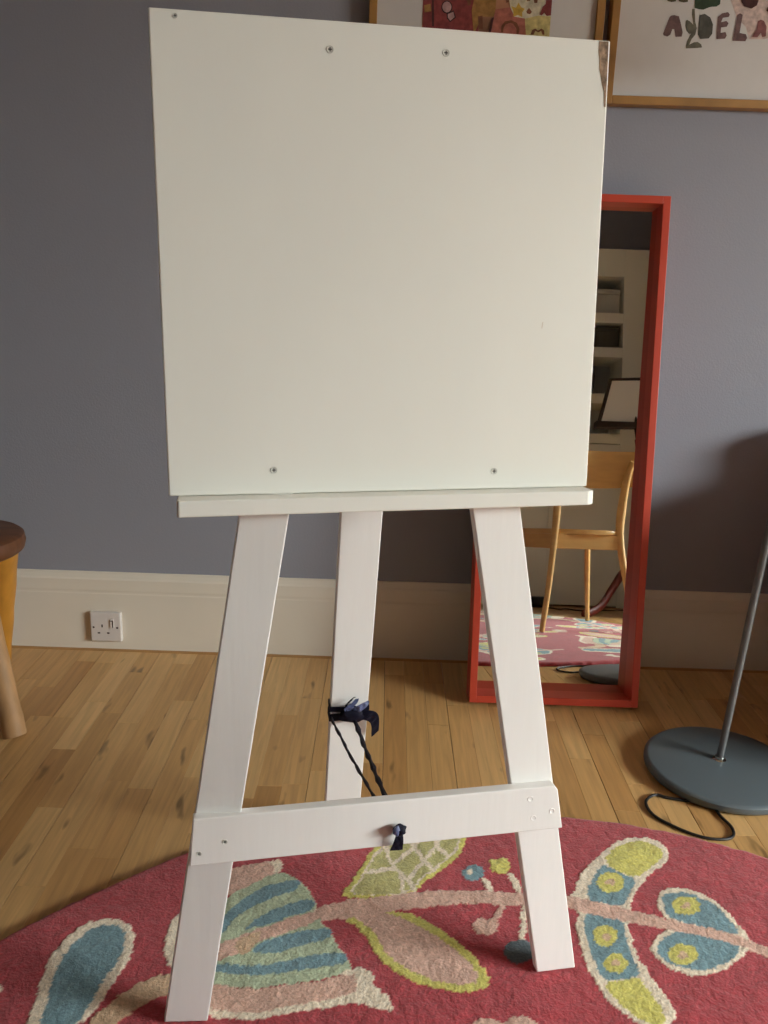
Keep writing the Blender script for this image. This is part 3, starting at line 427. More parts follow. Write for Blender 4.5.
def make_rug():
    root = thing('round_rug', 'round red tufted wool rug with blue, cream and yellow flowers and leaves under the easel', 'rug', (RCX, RCY, 0))
    h = 0.0032
    g = np.arange(-1.1, 1.1 + h, h); n = len(g)
    gx, gy = np.meshgrid(g, g, indexing='ij')
    gx = gx + RNG.uniform(-.3, .3, gx.shape) * h; gy = gy + RNG.uniform(-.3, .3, gy.shape) * h
    rad = np.hypot(gx, gy); ang = np.arctan2(gy, gx); R = rug_radius(ang) + 0.0025 * value_noise(gx + 5, gy + 5, 0.02, 3)
    over = rad > R
    sc = np.where(over, R / np.maximum(rad, 1e-6), 1.0); gx *= sc; gy *= sc
    far = rad > R + 2.2 * h
    d = np.clip((R - np.minimum(rad, R)) / 0.016, 0, 1)
    z = 0.014 * np.sqrt(1 - (1 - d) ** 2) + d * (0.0007 * value_noise(gx, gy, 0.006, 5) + 0.0006 * value_noise(gx, gy, 0.018, 6))
    z = np.maximum(z, 0.0006)
    wx, wy = gx + RCX, gy + RCY
    jx = wx + 0.0018 * value_noise(wx, wy, 0.008, 8) + 0.0012 * value_noise(wx, wy, 0.0035, 12); jy = wy + 0.0018 * value_noise(wx, wy, 0.008, 9) + 0.0012 * value_noise(wx, wy, 0.0035, 13)
    dye = np.zeros(gx.shape + (4,), np.float32); dye[...] = rgb(*DYES['red'])
    part = np.zeros(gx.shape, np.int16); names = ['pile']
    for turn, size in ((0, 1), (-88, 1), (-168, 1), (82, 1), (-62, .52), (-150, .52), (118, .52), (28, .46)):
        idx = {}
        for nm, colr, poly in RUG_MOTIFS:
            p = chaikin(poly)
            if turn:
                ct, st = cos(radians(turn)), sin(radians(turn)); p = (p - (RCX, RCY)) @ np.array([[ct, st], [-st, ct]]) * size + (RCX, RCY)
            if nm not in idx: names.append(nm); idx[nm] = len(names) - 1
            x0, y0 = p.min(0) - .008; x1, y1 = p.max(0) + .008
            sel = (jx > x0) & (jx < x1) & (jy > y0) & (jy < y1)
            if not sel.any(): continue
            s = np.where(sel); ins = inside(jx[s], jy[s], p)
            dye[s[0][ins], s[1][ins]] = rgb(*DYES[colr]); part[s[0][ins], s[1][ins]] = idx[nm]
    # motifs stand a little proud of the pile, with a clipped groove round them
    z = z + d * 0.0008 * (part > 0)
    vid = np.arange(n * n).reshape(n, n)
    q = np.stack([vid[:-1, :-1], vid[1:, :-1], vid[1:, 1:], vid[:-1, 1:]], -1).reshape(-1, 4)
    keep = ~far[:-1, :-1] & ~far[1:, :-1] & ~far[1:, 1:] & ~far[:-1, 1:]
    allover = over[:-1, :-1] & over[1:, :-1] & over[1:, 1:] & over[:-1, 1:]
    keep = (keep & ~allover).reshape(-1)
    fp = part[:-1, :-1].reshape(-1)
    X, Y, Z = gx.reshape(-1), gy.reshape(-1), z.reshape(-1); D = dye.reshape(-1, 4)
    for k, nm in enumerate(names):
        f = q[keep & (fp == k)]
        if len(f) == 0: continue
        used, inv = np.unique(f.reshape(-1), return_inverse=True)
        me = bpy.data.meshes.new(nm); nf = len(f)
        me.vertices.add(len(used)); me.vertices.foreach_set('co', np.stack([X[used], Y[used], Z[used]], 1).astype(np.float32).ravel())
        me.loops.add(nf * 4); me.loops.foreach_set('vertex_index', inv.astype(np.int32).ravel())
        me.polygons.add(nf); me.polygons.foreach_set('loop_start', np.arange(0, nf * 4, 4, dtype=np.int32))
        me.polygons.foreach_set('use_smooth', np.ones(nf, bool))
        a = me.color_attributes.new('dye', 'FLOAT_COLOR', 'POINT'); a.data.foreach_set('color', D[used].ravel())
        me.update(calc_edges=True); me.materials.append(M_RUG)
        o = bpy.data.objects.new(nm, me); COL.objects.link(o); o.parent = root
        if k == 0: o['label'] = 'plain red wool field of the rug'
make_rug()

# ------------------------------------------------------------------ the easel
EO = Vector((-0.2531, -1.2345, 0.0142)); EE = Vector((0.9811, 0.1934, 0)); EU = Vector((-0.0146, 0.0738, 0.9972)); EN = Vector((0.1928, -0.9783, 0.0753))
easel = thing('easel', 'white painted wooden easel with a blank square board, standing on the round rug', 'easel', (0.02, -1.1, 0))
def E(s, t, o=0.0): return EO + EE * s + EU * t + EN * o - easel.location
def slab(name, poly, o0, o1, m, parent=easel, bv=0.0018):
    return obj(name, prism_bm([E(s, t, o0) for s, t in poly], [E(s, t, o1) for s, t in poly], bv), m, parent)
FOOT0, FOOT1 = Vector((-0.2820, -1.2445, 0.0165)) - easel.location, Vector((-0.2223, -1.2404, 0.0165)) - easel.location
board = slab('board', [(-0.0022, 0.7455), (0.5435, 0.7511), (0.5370, 1.3018), (-0.0092, 1.2932)], 0.0003, 0.0105, M_BOARD)
_tl = E(0.1712, 1.28); _tr = E(0.2365, 1.28); _pn = (FOOT1 - FOOT0).cross(_tl - FOOT0).normalized()
_lf = [FOOT0, FOOT1, _tr - _pn * (_tr - FOOT0).dot(_pn), _tl]
obj('leg', prism_bm([v - EN * 0.018 for v in _lf], _lf, 0.0018), M_WHITE, easel)
slab('leg', [(0.5181, 0.0036), (0.580, 0.0036), (0.358, 1.28), (0.2872, 1.28)], -0.018, 0, M_WHITE)
slab('crossbar', [(0.0105, 0.2462), (0.5362, 0.2530), (0.5262, 0.3134), (0.5206, 0.3206), (0.0165, 0.3148)], 0.0003, 0.018, M_WHITE)
SH = [(0.0085, 0.0003), (0.0080, 0.037), (0.0100, 0.040), (0.533, 0.040), (0.5418, 0.036), (0.5420, 0.0003)]
def shz(s, hi): return (0.7445 + s * 0.0106) if hi else (0.7240 + s * 0.0135)
obj('shelf', prism_bm([E(s, shz(s, 0), o) for s, o in SH], [E(s, shz(s, 1), o) for s, o in SH], 0.0025), M_BOARD, easel)
# the third leg, hinged behind the board
RF = Vector((-0.0605, -0.809, 0.010)); RA = Vector((0.0395, -0.1978, 0.9794)).normalized(); RN = Vector((0.1894, -0.961, -0.2017)).normalized()
RE = RA.cross(RN).normalized()
if RE.x < 0: RE = -RE
def RL(s, t, o=0.0): return RF + RE * s + RA * t + RN * o - easel.location
obj('leg', prism_bm([RL(s, t, -0.018) for s, t in ((-.0325, .0075), (.0325, .0075), (.0325, 1.22), (-.0325, 1.22))], [RL(s, t, 0) for s, t in ((-.0325, .0075), (.0325, .0075), (.0325, 1.22), (-.0325, 1.22))], 0.0018), M_WHITE, easel)
hb = obj('hinge', box_bm(0.248, 0.292, -0.034, -0.0185, 1.16, 1.235, 0.001), M_SCREWSLOT, easel)
for v in hb.data.vertices: v.co = E(v.co.x, v.co.z, v.co.y)
def screw(s, t, o, parent, r=0.0036, painted=False):
    """Countersunk screw head with a cross slot."""
    bm = bmesh.new(); n = 14
    def P(a, rr, oo): return E(s + rr * cos(a), t + rr * sin(a), o + oo)
    ring = [[bm.verts.new(P(2 * pi * i / n, rr, oo)) for i in range(n)] for rr, oo in ((r * 1.25, -0.0002), (r * 1.1, 0.0007), (r * 0.85, 0.0002), (r * 0.55, 0.0001))]
    for a, c in zip(ring, ring[1:]):
        for i in range(n): bm.faces.new((a[i], a[(i + 1) % n], c[(i + 1) % n], c[i]))
    bm.faces.new(ring[-1])
    so = obj('screw', bm, M_WHITE if painted else M_SCREW, parent, True)
    if painted: return
    bm = bmesh.new()
    for w, h_ in ((r * .62, r * .17), (r * .17, r * .62)):
        vs = [bm.verts.new(E(s + a, t + c, o + 0.0003 + (0.00005 if w > h_ else 0))) for a, c in ((-w, -h_), (w, -h_), (w, h_), (-w, h_))]
        bm.faces.new(vs)
    obj('screw_slot', bm, M_SCREWSLOT, so if parent == easel else parent)
for s, t in ((0.1931, 1.2654), (0.3309, 1.2722), (0.126, 0.7769), (0.4124, 0.7731)): screw(s, t, 0.0105, board)
for s, t in ((0.0235, 0.2651), (0.0577, 0.2792), (0.485, 0.3042), (0.5186, 0.2825), (0.4911, 0.2741)): screw(s, t - .001, 0.018, easel, 0.0034 if s > .3 else 0.0030, s > .3)
# paint worn off one corner, down to bare board
wc = [(0.5222, 1.2999), (0.5342, 1.3003), (0.5351, 1.272), (0.5357, 1.226), (0.5338, 1.2262), (0.5322, 1.243), (0.5292, 1.252), (0.5268, 1.262), (0.5246, 1.268), (0.5240, 1.279), (0.5222, 1.289)]
wo = obj('worn_corner', prism_bm([E(s, t, 0.0085) for s, t in wc], [E(s, t, 0.0109) for s, t in wc]), M_WORN, board); wo['label'] = 'brown bare patch where the paint has worn off the corner'
def fleck(poly, m, o=0.01065):
    return obj('chip', prism_bm([E(s, t, 0.0100) for s, t in poly], [E(s, t, o) for s, t in poly]), m, board)
fleck([(0.4674, 0.957), (0.4686, 0.957), (0.4695, 0.965), (0.4683, 0.965)], M_SKIRT)
screw(0.0199, 1.2866, 0.0105, board, 0.0024)

# ------------------------------------------------------------------ ribbon tied from the back leg to the crossbar
tie = thing('ribbon_tie', 'dark navy ribbon tied round the back leg of the easel and through its crossbar', 'ribbon', (-0.04, -0.87, 0.3))
def T(p): return Vector(p) - tie.location
def RW(s, t, o=0.0): return RF + RE * s + RA * t + RN * o
def ring_band(name, t0, t1, w, tilt=0.0):
    pts = []
    hw, f, bk = 0.0345, 0.0022, -0.0205
    for s, o, t in ((-hw, f, t0), (-hw * .3, f + .0016, (t0 * 2 + t1) / 3), (hw * .3, f + .0022, (t0 + t1 * 2) / 3), (hw, f, t1), (hw, bk, t1), (0, bk - .001, (t0 + t1) / 2), (-hw, bk, t0), (-hw, f, t0)):
        pts.append(T(RW(s, t, o)))
    rows = []
    for i, p in enumerate(pts):
        rows.append([p - RA * w / 2, p + RN * .0009 * (1 if i % 2 else -1), p + RA * w / 2])
    return obj(name, solid(quads_bm(rows), 0.0012), M_NAVY, tie)
ring_band('band', 0.3055, 0.3035, 0.0105)
ring_band('band', 0.2865, 0.2930, 0.015)
def blob(name, centre, r, m, seed, parent=tie, squash=(1, 1, 1), axes=None):
    bm = bmesh.new(); bmesh.ops.create_icosphere(bm, subdivisions=3, radius=1)
    rr = random.Random(seed); ph = [(Vector((rr.uniform(-1, 1), rr.uniform(-1, 1), rr.uniform(-1, 1))).normalized(), rr.uniform(4, 9), rr.uniform(0, 6)) for _ in range(5)]
    ax = axes or (RE, RN, RA)
    for v in bm.verts:
        k = 1 + 0.10 * sum(sin(v.co.dot(d) * f + o) for d, f, o in ph) / 1.6
        c = v.co * k * r
        v.co = Vector(centre) + ax[0] * c.x * squash[0] + ax[1] * c.y * squash[1] + ax[2] * c.z * squash[2]
    return obj(name, bm, m, parent, True)
blob('knot', T(RW(0.006, 0.298, 0.010)), 0.0145, M_NAVY, 4, squash=(1.5, 0.7, 1.0))
def ribbon(name, pts, widths, m, across, parent=tie, ripple=0.0012):
    c = catmull(pts, 5); rows = []; n = len(c) - 1
    for i, p in enumerate(c):
        f = i / n * (len(widths) - 1); k = min(int(f), len(widths) - 2); w = widths[k] + (widths[k + 1] - widths[k]) * (f - k)
        a = Vector(across).normalized()
        rows.append([T(p) - a * w / 2, T(p) - a * w / 6 + RN * ripple * sin(i * 1.3), T(p) + a * w / 6 - RN * ripple * sin(i * 1.1), T(p) + a * w / 2])
    return obj(name, solid(quads_bm(rows), 0.0009), m, parent)
# loop of the bow, two ends
ribbon('bow_end', [RW(0.010, 0.302, .014), RW(0.030, 0.301, .018), RW(0.041, 0.292, .016), RW(0.0455, 0.276, .012), RW(0.0470, 0.252, .010)], [.024, .024, .021, .019, .018], M_NAVY, RA + RE * .9)
ribbon('bow_end', [RW(0.000, 0.308, .012), RW(-0.003, 0.318, .016), RW(0.004, 0.328, .017), RW(0.010, 0.3345, .014)], [.014, .018, .014, .005], M_NAVYLT, RE + RA * .3)
ribbon('bow_end', [RW(0.006, 0.308, .013), RW(0.014, 0.317, .018), RW(0.024, 0.3235, .017), RW(0.031, 0.3265, .013)], [.012, .014, .011, .004], M_NAVYLT, RE * .5 - RA)
ribbon('bow_end', [RW(-0.006, 0.309, .012), RW(-0.008, 0.322, .014), RW(-0.001, 0.333, .014), RW(0.006, 0.339, .013)], [.004, .004, .003, .002], M_NAVY, RE)
# twisted cords to the crossbar hole
hole = EO + EE * 0.2915 + EU * 0.2744
def cord(a, b_, r, seed):
    rr = random.Random(seed); pts = []; n = 26
    for i in range(n + 1):
        f = i / n; p = Vector(a).lerp(Vector(b_), f); p.z -= 0.006 * sin(pi * f)
        pts.append(T(p + Vector((rr.uniform(-1, 1), rr.uniform(-1, 1), rr.uniform(-1, 1))) * 0.0006))
    rad = [r * (1 + 0.28 * sin(i * 1.9 + seed) + rr.uniform(-.12, .12)) for i in range(n + 1)]
    return obj('cord', tube_bm(pts, rad, 7), M_CORD, tie, True)
cord(RW(-0.031, 0.287, .003), hole + EN * -0.003 + EE * -0.006, 0.0024, 1)
cord(RW(0.008, 0.288, .008), hole + EN * -0.003 + EE * 0.004, 0.0037, 2)
kn = hole + EN * 0.027 + EU * 0.004 + EE * 0.002
blob('knot', T(kn), 0.0085, M_NAVY, 9, squash=(1.1, .8, .95), axes=(EE, EN, EU))
blob('knot_fold', T(kn + EE * -0.005 + EN * 0.004 + EU * 0.001), 0.0060, M_NAVYLT, 12, squash=(.8, .7, 1.2), axes=(EE, EN, EU))
obj('cord', tube_bm([T(hole - EN * 0.004), T(hole + EN * 0.024)], 0.0035, 8), M_CORD, tie)
ribbon('knot_end', [kn + EU * -0.004 + EN * .002, kn + EU * -0.015 + EE * -0.001 + EN * .002, kn + EU * -0.032 + EE * -0.003 - EN * .003], [.008, .013, .018], M_NAVY, EE, ripple=0.0008)

# ------------------------------------------------------------------ the mirror
MW, MH, MT, MFW, MD = 0.4215, 1.239, radians(9.3), 0.018, 0.080
MX0 = 0.2285; MY = -0.268; MZ = MD * sin(MT)
mirror = thing('floor_mirror', 'tall mirror in a deep red box frame leaning on the wall behind the easel', 'mirror', (MX0, MY, MZ))
mirror.rotation_euler = (-MT, 0, 0)          # local: x right, y into the wall, z up the frame
def mbox(name, x0, x1, y0, y1, z0, z1, m, bv=0.0012): return obj(name, box_bm(x0, x1, y0, y1, z0, z1, bv), m, mirror)
mbox('frame_side', 0, MFW, 0, MD, 0, MH, M_RED); mbox('frame_side', MW - MFW, MW, 0, MD, 0, MH, M_RED)
mbox('frame_rail', MFW, MW - MFW, 0, MD, 0, MFW, M_RED); mbox('frame_rail', MFW, MW - MFW, 0, MD, MH - MFW, MH, M_RED)
MG = 0.062; GT = radians(9.3 - 8.35)         # the pane sits a hair off parallel in its frame
bm = bmesh.new(); gz0, gz1 = MFW, MH - MFW
pv = [bm.verts.new((x, MG + y - (z - gz0) * math.tan(GT) * 1.0, z)) for x, y, z in ((MFW, 0, gz0), (MW - MFW, 0, gz0), (MW - MFW, 0, gz1), (MFW, 0, gz1))]
bm.faces.new(pv)
obj('mirror_pane', bm, M_GLASS, mirror)
mbox('backing', MFW, MW - MFW, MD - 0.008, MD - 0.002, MFW, MH - MFW, M_BOXDARK, 0)

# ------------------------------------------------------------------ floor lamp
lamp = thing('floor_lamp', 'grey floor lamp with a heavy round base and thin leaning pole, right of the mirror', 'lamp', (0.760, -0.533, 0))
obj('base', lathe_bm([(0, 0.008), (0.136, 0.008), (0.140, 0.0), (0.150, 0.0), (0.160, 0.004), (0.1645, 0.010), (0.1645, 0.020), (0.161, 0.0238), (0.154, 0.0252), (0.06, 0.0268), (0, 0.027)], 96), M_LAMP, lamp, True)
pb = Vector((-0.001, 0.014, 0.026)); pd = Vector((0.0585, 0.002, 1)).normalized()
c = obj('collar', lathe_bm([(0, -.001), (0.0145, -.001), (0.0145, 0.0015), (0.0125, 0.0032), (0.0098, 0.0040), (0.0095, 0.009), (0, 0.009)], 28), M_CHROME, lamp, True); c.location = pb
obj('pole', tube_bm([pb, pb + pd * 1.62], 0.0080, 20), M_POLE, lamp, True)
tp = pb + pd * 1.62
obj('arm', tube_bm(catmull([tp - pd * .005, tp + Vector((0.06, 0, 0.05)), tp + Vector((0.18, -.02, 0.05)), tp + Vector((0.28, -.03, 0.0))], 6), 0.006, 12), M_POLE, lamp, True)
sh = obj('lamp_shade', solid(lathe_bm([(0.022, 0.06), (0.03, 0.05), (0.075, -0.06), (0.08, -0.08)], 40), 0.002), M_LAMP, lamp, True); sh.location = tp + Vector((0.30, -.03, -0.03))
cable = [(0.690, -0.655), (0.665, -0.668), (0.6447, -0.6738), (0.612, -0.640), (0.590, -0.630), (0.5700, -0.641), (0.5575, -0.665), (0.5637, -0.7053), (0.6008, -0.7453), (0.6406, -0.7692), (0.6789, -0.7722), (0.7007, -0.7586), (0.7065, -0.7301), (0.698, -0.6947), (0.700, -0.660), (0.72, -0.64)]
obj('flex', tube_bm([Vector((x - .760, y + .533, 0.0036)) for x, y in [(p.x, p.y) for p in catmull([(x, y, 0) for x, y in [(.70, -.64), (.672, -.650)] + cable[3:]], 6)]], 0.0030, 8), M_BLACK, lamp, True)

# ------------------------------------------------------------------ framed pictures
def picture(name, label, x0, x1, z0, z1, fw, sheet_mat, shapes, art=None):
    r = thing(name, label, 'picture', ((x0 + x1) / 2, YB, z0)); lx, lz = (x0 + x1) / 2, z0
    def fb(nm, a, b_, c_, d_, m, y0, y1, bv=0.0015): return obj(nm, box_bm(a - lx, b_ - lx, y0 - YB, y1 - YB, c_ - lz, d_ - lz, bv), m, r)
    yf = -0.024
    fb('frame_side', x0, x0 + fw, z0, z1, M_OAK, yf, YB); fb('frame_side', x1 - fw, x1, z0, z1, M_OAK, yf, YB)
    fb('frame_rail', x0 + fw, x1 - fw, z0, z0 + fw, M_OAK, yf, YB); fb('frame_rail', x0 + fw, x1 - fw, z1 - fw, z1, M_OAK, yf, YB)
    sheet = fb('mount', x0 + fw, x1 - fw, z0 + fw, z1 - fw, sheet_mat, -0.0135, 0.0, 0)
    y = -0.0140
    clip = (x0 + fw, x1 - fw, z0 + fw, z1 - fw); par = sheet; nm = 'painted_letter'
    if art:
        par = fb('painting', art[0], art[1], art[2], art[3], mat('painting_ground', rgb(170, 120, 90), rough=0.8, noise=0.5, nscale=9), -0.0145, -0.0136, 0); par.parent = sheet; clip = art; y = -0.0149; nm = 'painted_shape'
    for i, (cn, poly) in enumerate(shapes):
        p = [(min(max(a, clip[0]), clip[1]), min(max(c_, clip[2]), clip[3])) for a, c_ in poly]
        q = [p[0]]
        for k in p[1:]:
            if abs(k[0] - q[-1][0]) + abs(k[1] - q[-1][1]) > 1e-5: q.append(k)
        bm = bmesh.new()
        f = bm.faces.new([bm.verts.new((a - lx, y - YB - i * 0.00012, c_ - lz)) for a, c_ in q])
        f.normal_update()
        if f.normal.y > 0: f.normal_flip()
        bmesh.ops.triangulate(bm, faces=bm.faces)
        me = bpy.data.meshes.new(nm); bm.to_mesh(me); bm.free(); me.materials.append(INK[cn])
        o = bpy.data.objects.new(nm, me); COL.objects.link(o); o.parent = par
    return r
INK = {k: mat('ink_' + k, rgb(*v), rough=0.85, noise=0.26, nscale=90) for k, v in {'wash': (194, 174, 168), 'plum': (104, 80, 80), 'leafgrey': (98, 94, 82), 'green': (50, 66, 48), 'slate': (76, 74, 68), 'rose': (130, 84, 84), 'darkplum': (72, 40, 40), 'olive': (80, 74, 54), 'crimson': (130, 58, 58), 'ochre': (152, 112, 62), 'black': (52, 30, 32), 'mauve': (176, 140, 138), 'brown': (116, 72, 52), 'rosewash': (166, 100, 86), 'cream': (196, 188, 164), 'butter': (190, 176, 118), 'yellow': (186, 152, 66)}.items()}
picture('picture_frame', "oak framed child's lettering on cream paper, above the red mirror", 0.4815, 1.075, 1.4385, 2.10, 0.0185, M_PAPER, LETTER_SHAPES)
picture('picture_frame', 'oak framed red and yellow painting showing above the top of the white board', -0.0725, 0.4655, 1.4385, 2.10, 0.0185, M_PAPER, PAINTING_SHAPES, art=(0.0496, 0.3436, 1.545, 2.0))

# ------------------------------------------------------------------ wall socket
sx0, sx1, sz0, sz1 = -0.8020, -0.7160, 0.0290, 0.1150; scx, scz = (sx0 + sx1) / 2, (sz0 + sz1) / 2
sock = thing('wall_socket', 'white single switched wall socket on the skirting board, left of the easel', 'socket', (scx, 0.0, scz))
def fbx(nm, x0, x1, y0, y1, z0, z1, m, bv=0.0): return obj(nm, box_bm(x0, x1, y0, y1, z0, z1, bv, 3), m, sock)
fbx('faceplate', -.043, .043, -.0140, 0.0, -.043, .043, M_SOCKET, .0035)
for x, z, w, h_ in ((-.0098, 0.0035, .0040, .0085), (-.0195, -.0175, .0070, .0042), (.0062, -.0172, .0070, .0042)):
    fbx('pin_hole', x - w / 2, x + w / 2, -.01415, -.0137, z - h_ / 2, z + h_ / 2, M_SLOT)
for x in (-.0335, .0315):
    o = obj('screw', lathe_bm([(0, 0), (.0030, 0), (.0030, .0004), (0, .0006)], 14), M_SLOT, sock); o.rotation_euler = (pi / 2, 0, 0); o.location = (x, -.0138, -.001)
fbx('rocker_switch', .0130, .0235, -.0173, -.0135, -.0005, .0240, M_SOCKET, .0012)
fbx('switch_mark_shade', .0145, .0220, -.0176, -.0172, .0185, .0215, M_SLOT); fbx('switch_mark_shade', .0195, .0225, -.0176, -.0172, .0005, .0185, M_SLOT)  # dark strips: an on mark plus shade drawn along the rocker edges

# ------------------------------------------------------------------ stool at the left edge
stool = thing('stool', 'rustic wooden stool with a dark round seat and honey legs at the left edge', 'stool', (-0.975, -0.33, 0))
sp = [(r_, z_ - 0.022) for r_, z_ in [(0, 0.405), (0.10, 0.403), (0.128, 0.405), (0.137, 0.412), (0.141, 0.428), (0.138, 0.444), (0.130, 0.450), (0.05, 0.447), (0, 0.446)]]
so = obj('seat', lathe_bm(sp, 56), M_STOOLTOP, stool, True)
def taper(nm, a, b_, ra, rb, m, flat=(1, 1)):
    pts = [Vector(a).lerp(Vector(b_), i / 10) for i in range(11)]
    rd = [ra + (rb - ra) * i / 10 + 0.001 * sin(i * 2.1) for i in range(11)]
    return obj(nm, tube_bm(pts, rd, 18, flat=flat), m, stool, True)
taper('leg', (0.156, -0.145, 0.0), (0.055, -0.05, 0.388), 0.026, 0.024, M_STOOLLEG2)
taper('leg', (-0.042, 0.205, 0.0), (0.060, 0.06, 0.388), 0.034, 0.046, M_STOOLLEG)
taper('leg', (-0.19, -0.09, 0.0), (-0.07, -0.03, 0.388), 0.026, 0.024, M_STOOLLEG2)

# ------------------------------------------------------------------ what the mirror shows behind the viewer
chair = thing('dining_chair', 'pale oak dining chair with a curved backrest, seen in the red mirror', 'chair', (0.864, -1.92, 0))
CZ = 0.0168
def K(p): return Vector(p) - Vector((0.90, -2.05, 0))
def ctube(nm, pts, rad, flat=None, up=None): return obj(nm, tube_bm([K(p) for p in catmull(pts, 6)], rad, 12, flat, up), M_CHAIR, chair, True)
def rads(n, a, b_, c_): 
    m = 6 * (n - 1) + 1; return [a + (b_ - a) * min(1, i / (m * .55)) if i < m * .55 else b_ + (c_ - b_) * (i - m * .55) / (m * .45) for i in range(m)]
LA = [(0.722, -1.765, CZ), (0.752, -1.80, 0.20), (0.778, -1.83, 0.42), (0.788, -1.835, 0.56), (0.790, -1.815, 0.70), (0.787, -1.79, 0.765)]
LB = [(1.160, -1.885, CZ), (1.120, -1.90, 0.20), (1.086, -1.915, 0.42), (1.092, -1.92, 0.56), (1.110, -1.905, 0.70), (1.126, -1.885, 0.765)]
ctube('leg', LA, rads(6, .011, .0165, .011)); ctube('leg', LB, rads(6, .011, .020, .012))
ctube('leg', [(1.058, -2.36, CZ), (1.045, -2.33, 0.2), (1.038, -2.315, 0.42)], rads(3, .010, .013, .0155))
ctube('leg', [(0.600, -2.235, CZ), (0.632, -2.225, 0.2), (0.655, -2.215, 0.42)], rads(3, .010, .013, .0155))
sq = catmull([(0.775, -1.835, 0), (0.95, -1.855, 0), (1.085, -1.93, 0), (1.110, -2.15, 0), (1.115, -2.375, 0), (0.86, -2.345, 0), (0.620, -2.245, 0), (0.695, -2.03, 0), (0.775, -1.835, 0)], 5)[:-1]
obj('seat', prism_bm([K((p.x, p.y, 0.437)) for p in sq], [K((p.x, p.y, 0.458)) for p in sq], 0.006), M_CHAIR, chair, True)
def rail(a, b_, z0, z1, t=.009):
    a, b_ = Vector(a), Vector(b_); d = (b_ - a).normalized(); n = Vector((-d.y, d.x)) * t
    q = [a + n, b_ + n, b_ - n, a - n]
    return obj('apron', prism_bm([K((p.x, p.y, z0)) for p in q], [K((p.x, p.y, z1)) for p in q], .002), M_CHAIR, chair)
rail((0.778, -1.835), (1.086, -1.918), .372, .436); rail((1.090, -1.93), (1.045, -2.31), .372, .436); rail((1.035, -2.315), (0.66, -2.218), .372, .436); rail((0.66, -2.205), (0.775, -1.845), .372, .436)
rows = []
for j in range(9):
    z = 0.645 + 0.165 * j / 8; row = []
    for i in range(19):
        f = i / 18; p = Vector((0.760, -1.825)).lerp(Vector((1.150, -1.922)), f); bow = 0.055 * (1 - (2 * f - 1) ** 2)
        n = Vector((-0.24, -0.97)); q = p + n * bow * 1.0
        lift = 0.012 * (2 * f - 1) ** 2 if j < 4 else 0
        row.append(K((q.x, q.y - 0.0 + 0.02 * (j / 8), z + lift)))
    rows.append(row)
obj('backrest', solid(quads_bm(rows), 0.010), M_CHAIR, chair, True)

# music stand
stand = thing('music_stand', 'dark wooden music stand on curved legs holding a white sheet, seen in the red mirror', 'music stand', (1.42, -2.80, 0))
def W(p): return Vector(p) - stand.location
obj('post', lathe_bm([(0, .10), (.022, .10), (.028, .16), (.018, .22), (.026, .34), (.017, .42), (.015, .95), (.020, .99), (0, 1.0)], 24), M_DARKWOOD, stand, True)
for a in (205, 290, 75):
    d = Vector((cos(radians(a)), sin(radians(a)), 0)) if a != 205 else Vector((-0.86, 0.50, 0)).normalized()
    ps = [Vector((0, 0, .22)) + d * .015, Vector((0, 0, .235)) + d * .09, Vector((0, 0, .15)) + d * .17, Vector((0, 0, .06)) + d * .25, Vector((0, 0, .022)) + d * .33, Vector((0, 0, .019)) + d * .375]
    cc = catmull(ps, 5)
    obj('leg', tube_bm(cc, [.034 - .014 * i / (len(cc) - 1) + (.006 if i > len(cc) - 4 else 0) for i in range(len(cc))], 12, flat=(0.7, 1.1)), M_DARKWOOD, stand, True)
dk = [(1.185, -2.80, 1.065), (1.60, -2.905, 1.09), (1.555, -2.98, 1.385), (1.280, -2.91, 1.355)]
du = Vector((0.22, 0.93, 0.26)).normalized()
obj('desk', prism_bm([W(Vector(p) - du * .014) for p in dk], [W(p) for p in dk], .003), M_BLACKWOOD, stand)
lp = [(1.165, -2.79, 1.040), (1.62, -2.902, 1.067), (1.62, -2.902, 1.095), (1.165, -2.79, 1.078)]
obj('ledge', prism_bm([W(Vector(p) - du * .004) for p in lp], [W(Vector(p) + du * .03) for p in lp], .003), M_BLACKWOOD, stand)
obj('neck', tube_bm([W((1.42, -2.80, .98)), W((1.42, -2.895, 1.16))], .013, 12), M_BLACKWOOD, stand, True)
sheet = [Vector(p) + du * .0015 for p in ((1.208, -2.803, 1.082), (1.58, -2.897, 1.105), (1.535, -2.967, 1.36), (1.292, -2.907, 1.338))]
so = obj('music_sheet', prism_bm(sheet, [p + du * .0010 for p in sheet]), mat('white_sheet', rgb(226, 224, 222), rough=0.8))
tag(so, 'plain white sheet resting on the dark music stand, seen in the red mirror', 'paper')

# bookcase on the far wall
CX0, CX1, CY0, CY1, CZ1 = 0.55, 1.715, -3.60, -3.30, 2.245
bc = thing('bookcase', 'tall cream built-in bookcase on the far wall, seen dim in the red mirror', 'bookcase', (CX0, CY1, 0))
def cb(nm, x0, x1, y0, y1, z0, z1, m=None, bv=.002): return obj(nm, box_bm(x0 - CX0, x1 - CX0, y0 - CY1, y1 - CY1, z0, z1, bv), m or M_CUP, bc)
cb('back_panel', CX0, CX1, CY0, CY0 + .012, .0, CZ1, M_BOXGREY); cb('side_panel', CX0, CX0 + .08, CY0 + .012, CY1, 0, CZ1); cb('side_panel', 1.456, 1.715, CY0 + .012, CY1, 0, CZ1)
cb('top_panel', CX0 + .08, 1.456, CY0 + .012, CY1, 2.07, CZ1)
for z in (1.778, 1.562, 1.27, 1.02): cb('shelf', CX0 + .08, 1.456, CY0 + .012, CY1 + .001, z, z + .062)
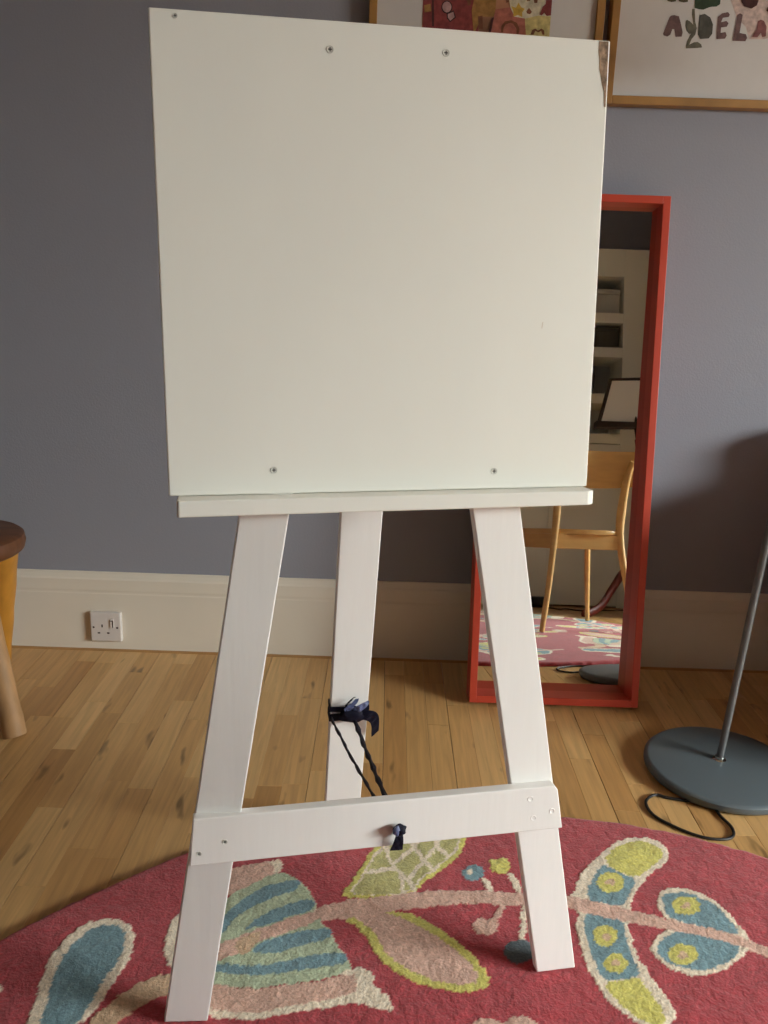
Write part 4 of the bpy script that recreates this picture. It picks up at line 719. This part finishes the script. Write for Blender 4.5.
for x0, x1 in ((CX0 + .08, 1.02), (1.0205, 1.456)):
    d = cb('cupboard_door', x0 + .0006, x1 - .0006, CY1 - .02, CY1, .010, 1.015)
    obj('knob', lathe_bm([(0, 0), (.006, 0), (.005, .012), (.013, .02), (.012, .028), (0, .031)], 16), M_CHROME, d, True).location = (x1 - .04 - CX0 if x1 < 1.1 else x0 + .04 - CX0, .0, .62)
def on_shelf(nm, label, cat, x0, x1, z0, z1, m, y1=CY1 - .03, grp=None):
    t = thing(nm, label, cat, ((x0 + x1) / 2, (CY0 + y1) / 2, z0), grp); cx, cy = (x0 + x1) / 2, (CY0 + y1) / 2; w = (x1 - x0) / 2; dp = (y1 - CY0 - .016) / 2
    obj('body', box_bm(-w, w, -dp + .01, dp, 0, (z1 - z0) * .8, .004), m, t); obj('lid', box_bm(-w - .003, w + .003, -dp + .008, dp + .003, (z1 - z0) * .8, z1 - z0, .004), m, t)
on_shelf('storage_box', 'pale grey storage box on the highest bookcase shelf, seen in the mirror', 'box', 1.06, 1.440, 1.8405, 2.0, M_BOXGREY)
on_shelf('storage_box', 'dark grey storage box on the middle bookcase shelf, seen in the mirror', 'box', 1.05, 1.440, 1.6245, 1.757, M_BOXDARK)
bk = obj('basket', solid(lathe_bm([(0, 0), (.10, 0), (.125, .06), (.13, .13), (.12, .17)], 32), .006), M_BLACKWOOD); bk.location = (1.19, -3.44, 1.3325); tag(bk, 'dark round basket on the lower open bookcase shelf, seen in the mirror', 'basket')
# black cable and pouch on the floor by the bookcase
pc = obj('pouch', box_bm(-.055, .055, -.04, .04, 0, .065, .022, 4), M_BLACK, None, True); pc.location = (0.95, -3.16, 0); tag(pc, 'small black pouch on the bare floor behind the oak chair, seen in the mirror', 'pouch')
cp = catmull([(1.0, -3.13, .0045), (1.05, -3.03, .0045), (1.10, -3.07, .0045), (1.16, -2.97, .0045), (1.24, -3.0, .0045), (1.33, -3.06, .0045), (1.5, -3.12, .0045)], 8)
tag(obj('cable', tube_bm(cp, .0042, 8), M_BLACK, None, True), 'black cable lying on the floor in front of the bookcase, seen in the mirror', 'cable')

# armchair added out of view on the right to shade that end of the wall and floor
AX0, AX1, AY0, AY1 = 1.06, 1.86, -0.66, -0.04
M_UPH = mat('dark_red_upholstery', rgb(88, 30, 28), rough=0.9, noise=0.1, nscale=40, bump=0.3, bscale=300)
ac = thing('armchair', 'dark red armchair added out of view to shade the wall right of the floor lamp', 'armchair', (AX0, AY0, 0))
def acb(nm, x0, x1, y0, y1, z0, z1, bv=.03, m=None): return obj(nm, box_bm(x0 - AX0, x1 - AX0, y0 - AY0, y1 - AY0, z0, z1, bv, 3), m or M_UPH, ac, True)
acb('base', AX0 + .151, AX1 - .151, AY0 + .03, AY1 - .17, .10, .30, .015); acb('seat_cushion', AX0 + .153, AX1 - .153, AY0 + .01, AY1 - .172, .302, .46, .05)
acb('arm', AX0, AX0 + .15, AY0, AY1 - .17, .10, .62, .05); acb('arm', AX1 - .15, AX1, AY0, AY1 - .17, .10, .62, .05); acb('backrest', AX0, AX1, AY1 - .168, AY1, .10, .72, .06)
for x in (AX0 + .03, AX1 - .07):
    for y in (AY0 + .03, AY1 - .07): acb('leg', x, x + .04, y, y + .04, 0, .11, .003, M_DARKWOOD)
